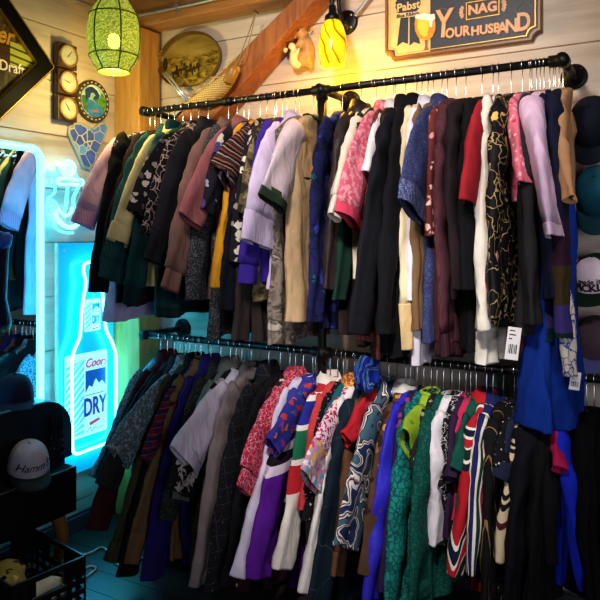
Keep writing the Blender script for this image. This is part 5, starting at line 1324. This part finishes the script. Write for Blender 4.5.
g(L, 'ls', 524, 512, 600, 600, F('ink black wool', '#0d0d14'), 'coat', 'ink black coat with wide sleeve right of the cream striped shirt', 'ink black coat', w=.11, T=.05, S=.22, col='lapel', hang='wood')
g(L, 'ls', 545, 552, 563, 540, F('black tan dipped wool', '#a87c5c', [('zband', [(-.72, '#0c0c0f')])]), 'coat', 'black coat whose tan lower sleeve shows among the dark coats', 'tan sleeved black coat', w=.045, T=.02)
g(L, 'ls', 539, 534, 600, 600, F('soft black flannel', '#0b0b0d'), 'coat', 'soft black flannel coat below the royal blue robe', 'soft black flannel coat', w=.085, T=.045, S=.21)
g(L, 'ls', 549, 559, 470, 540, F('magenta satin', '#a8184c'), 'blouse', 'magenta satin blouse showing a thin strip below the royal blue robe', 'magenta satin blouse', w=.03, T=.02, wh=.1)
g(L, 'ls', 557, 586, 590, 590, F('bright ultramarine jersey', '#1428b8'), 'dress', 'bright ultramarine dress rightmost coloured garment on the lower rail', 'bright ultramarine dress', w=.03, T=.025, wh=.16)
for k, (u_, lb, sh) in enumerate(((578, 'black coat next to the ultramarine dress at the lower right', 'black coat beside the ultramarine dress'), (586, 'black robe second from the right edge on the lower rail', 'second black robe from the right'), (596, 'black robe beside the right edge of the lower rail', 'rightmost black robe'))):
    g(L, 'ls', u_, u_+14, 598, 600, F('dull black cloth', '#08080a'), ('coat', 'robe', 'robe')[k], lb, sh, w=.07, T=.05, S=.16, smin=-.5)

# ---- dark jacket hanging at the left edge in front of the mirror ------------------------------
ja = P(-80, 190, x=.2)
root = thing('wall_bracket', 'short black iron bracket on the left wall holding the blue jacket', 'bracket', (0, ja.y, ja.z))
ja.z = 1.84
bm = bmesh.new(); tube(bm, [(0.002, ja.y, ja.z), (.30, ja.y, ja.z), (.31, ja.y, ja.z+.03)], .011, 8); child_at(finish('arm', bm, m_black), root)
bm = bmesh.new(); lathe(bm, [(.04, .001), (.04, .01), (.02, .014), (.0, .015)], (0, 0, 0), 20, Matrix.Translation((0, ja.y, ja.z)) @ Matrix.Rotation(PI/2, 4, 'Y')); child_at(finish('wall_plate', bm, m_black), root)
root = thing('jacket', 'dark navy jacket with bright blue elbow patch at the left edge', 'jacket', (.2, ja.y, ja.z))
jm = F('dark navy nylon', '#10183a', rough=.5); jb = F('bright blue panel', '#1f4fc0', rough=.5)
def loft_z(name, secs, mat, n=24):
    bm = bmesh.new(); rings = []
    for (x, y, z, a, b) in secs: rings.append([Vector((x+a*math.cos(q)*(1+.06*math.sin(3*q+z*9)), y+b*math.sin(q), z)) for q in (2*PI*k/n for k in range(n))])
    loft(bm, rings, True, True); return finish(name, bm, mat, root)
loft_z('body', [(0, 0, -.06, .03, .05), (0, 0, -.09, .035, .13), (0, 0, -.14, .035, .18), (0, 0, -.25, .045, .16), (0, 0, -.5, .05, .16), (0, 0, -.75, .05, .18), (0, 0, -.82, .045, .18)], jm)
e1, e2 = P(0, 238, x=.2)-root.location, P(-4, 322, x=.2)-root.location
loft_z('sleeve', [(0, .15, -.13, .04, .05), (.01, .19, -.2, .045, .06), (.01, .19, e1.z+.06, .045, .05), (.02, e1.y-.02, e1.z+.01, .05, .055), (.02, e1.y-.03, e1.z-.06, .045, .05), (.01, e2.y-.02, e2.z+.1, .042, .06), (.01, e2.y-.01, e2.z, .045, .075), (.01, e2.y-.01, e2.z-.03, .04, .07)], jm)
loft_z('elbow_patch', [(.022, e1.y-.018, e1.z+.025, .046, .03), (.026, e1.y-.02, e1.z+.01, .050, .052), (.026, e1.y-.026, e1.z-.03, .049, .052), (.022, e1.y-.03, e1.z-.05, .042, .03)], jb)
loft_z('sleeve', [(0, -.15, -.13, .04, .05), (.01, -.2, -.25, .045, .06), (.01, -.24, -.5, .04, .05), (.01, -.26, -.68, .04, .045)], jm)
hr = thing('hanger', 'black hanger carrying the dark navy jacket at the left edge', 'hanger', (.2, ja.y, ja.z))
bm = bmesh.new(); tube(bm, [Vector((0, .014*math.sin(q), .014*math.cos(q))) for q in (-2.2+k*.43 for k in range(12))]+[Vector((0, 0, -.03)), Vector((0, 0, -.1))], .0021, 6); finish('hook', bm, m_chrome, hr)
bm = bmesh.new(); tube(bm, [(0, -.16, -.13), (0, -.08, -.1), (0, 0, -.085), (0, .08, -.1), (0, .16, -.13)], .007, 8); finish('shoulder_bar', bm, m_hanger_black, hr)

# ------------------------------------------------------------------ light
def light(name, typ, loc, energy, col, **kw):
    d = bpy.data.lights.new(name, typ); d.energy = energy; d.color = col
    for k, v in kw.items(): setattr(d, k, v)
    o = bpy.data.objects.new(name, d); COL.objects.link(o); o.location = loc; return o
def aim(o, t): o.rotation_euler = (Vector(t)-o.location).to_track_quat('-Z', 'Y').to_euler()
light('lantern_light', 'POINT', (lx, ly, lz-.25), 11, (1, .78, .25), shadow_soft_size=.04)
light('wall_lamp_light', 'POINT', (lp.x, lp.y, lp.z-.16), 15, (1, .5, .03), shadow_soft_size=.05)
k1 = light('track_spot', 'SPOT', (1.9, -2.5, 3.0), 290, (1, .90, .82), spot_size=1.05, spot_blend=.9, shadow_soft_size=.16); aim(k1, (1.5, -.2, 2.15))
k3 = light('track_spot', 'SPOT', (2.45, -2.7, 2.95), 400, (1, .92, .88), spot_size=.56, spot_blend=1.0, shadow_soft_size=.12); aim(k3, (1.74, -.5, .85))
k2 = light('track_spot', 'SPOT', (3.0, -2.3, 2.95), 90, (1, .86, .84), spot_size=.6, spot_blend=1.0, shadow_soft_size=.12); aim(k2, (2.2, -.35, 1.7))
k4 = light('window_daylight', 'AREA', (3.7, -2.9, 1.5), 20, (.86, .88, 1), size=.8); aim(k4, (2.1, 0, 1.0))  # added soft fill to brighten the lower rack, not a real window
w = bpy.data.worlds.new('room'); SC.world = w; w.use_nodes = True
w.node_tree.nodes['Background'].inputs[0].default_value = (.30, .34, .45, 1); w.node_tree.nodes['Background'].inputs[1].default_value = .035
SC.view_settings.view_transform = 'Standard'; SC.view_settings.look = 'None'; SC.view_settings.exposure = 0; SC.view_settings.gamma = 1
SC.view_settings.use_curve_mapping = False
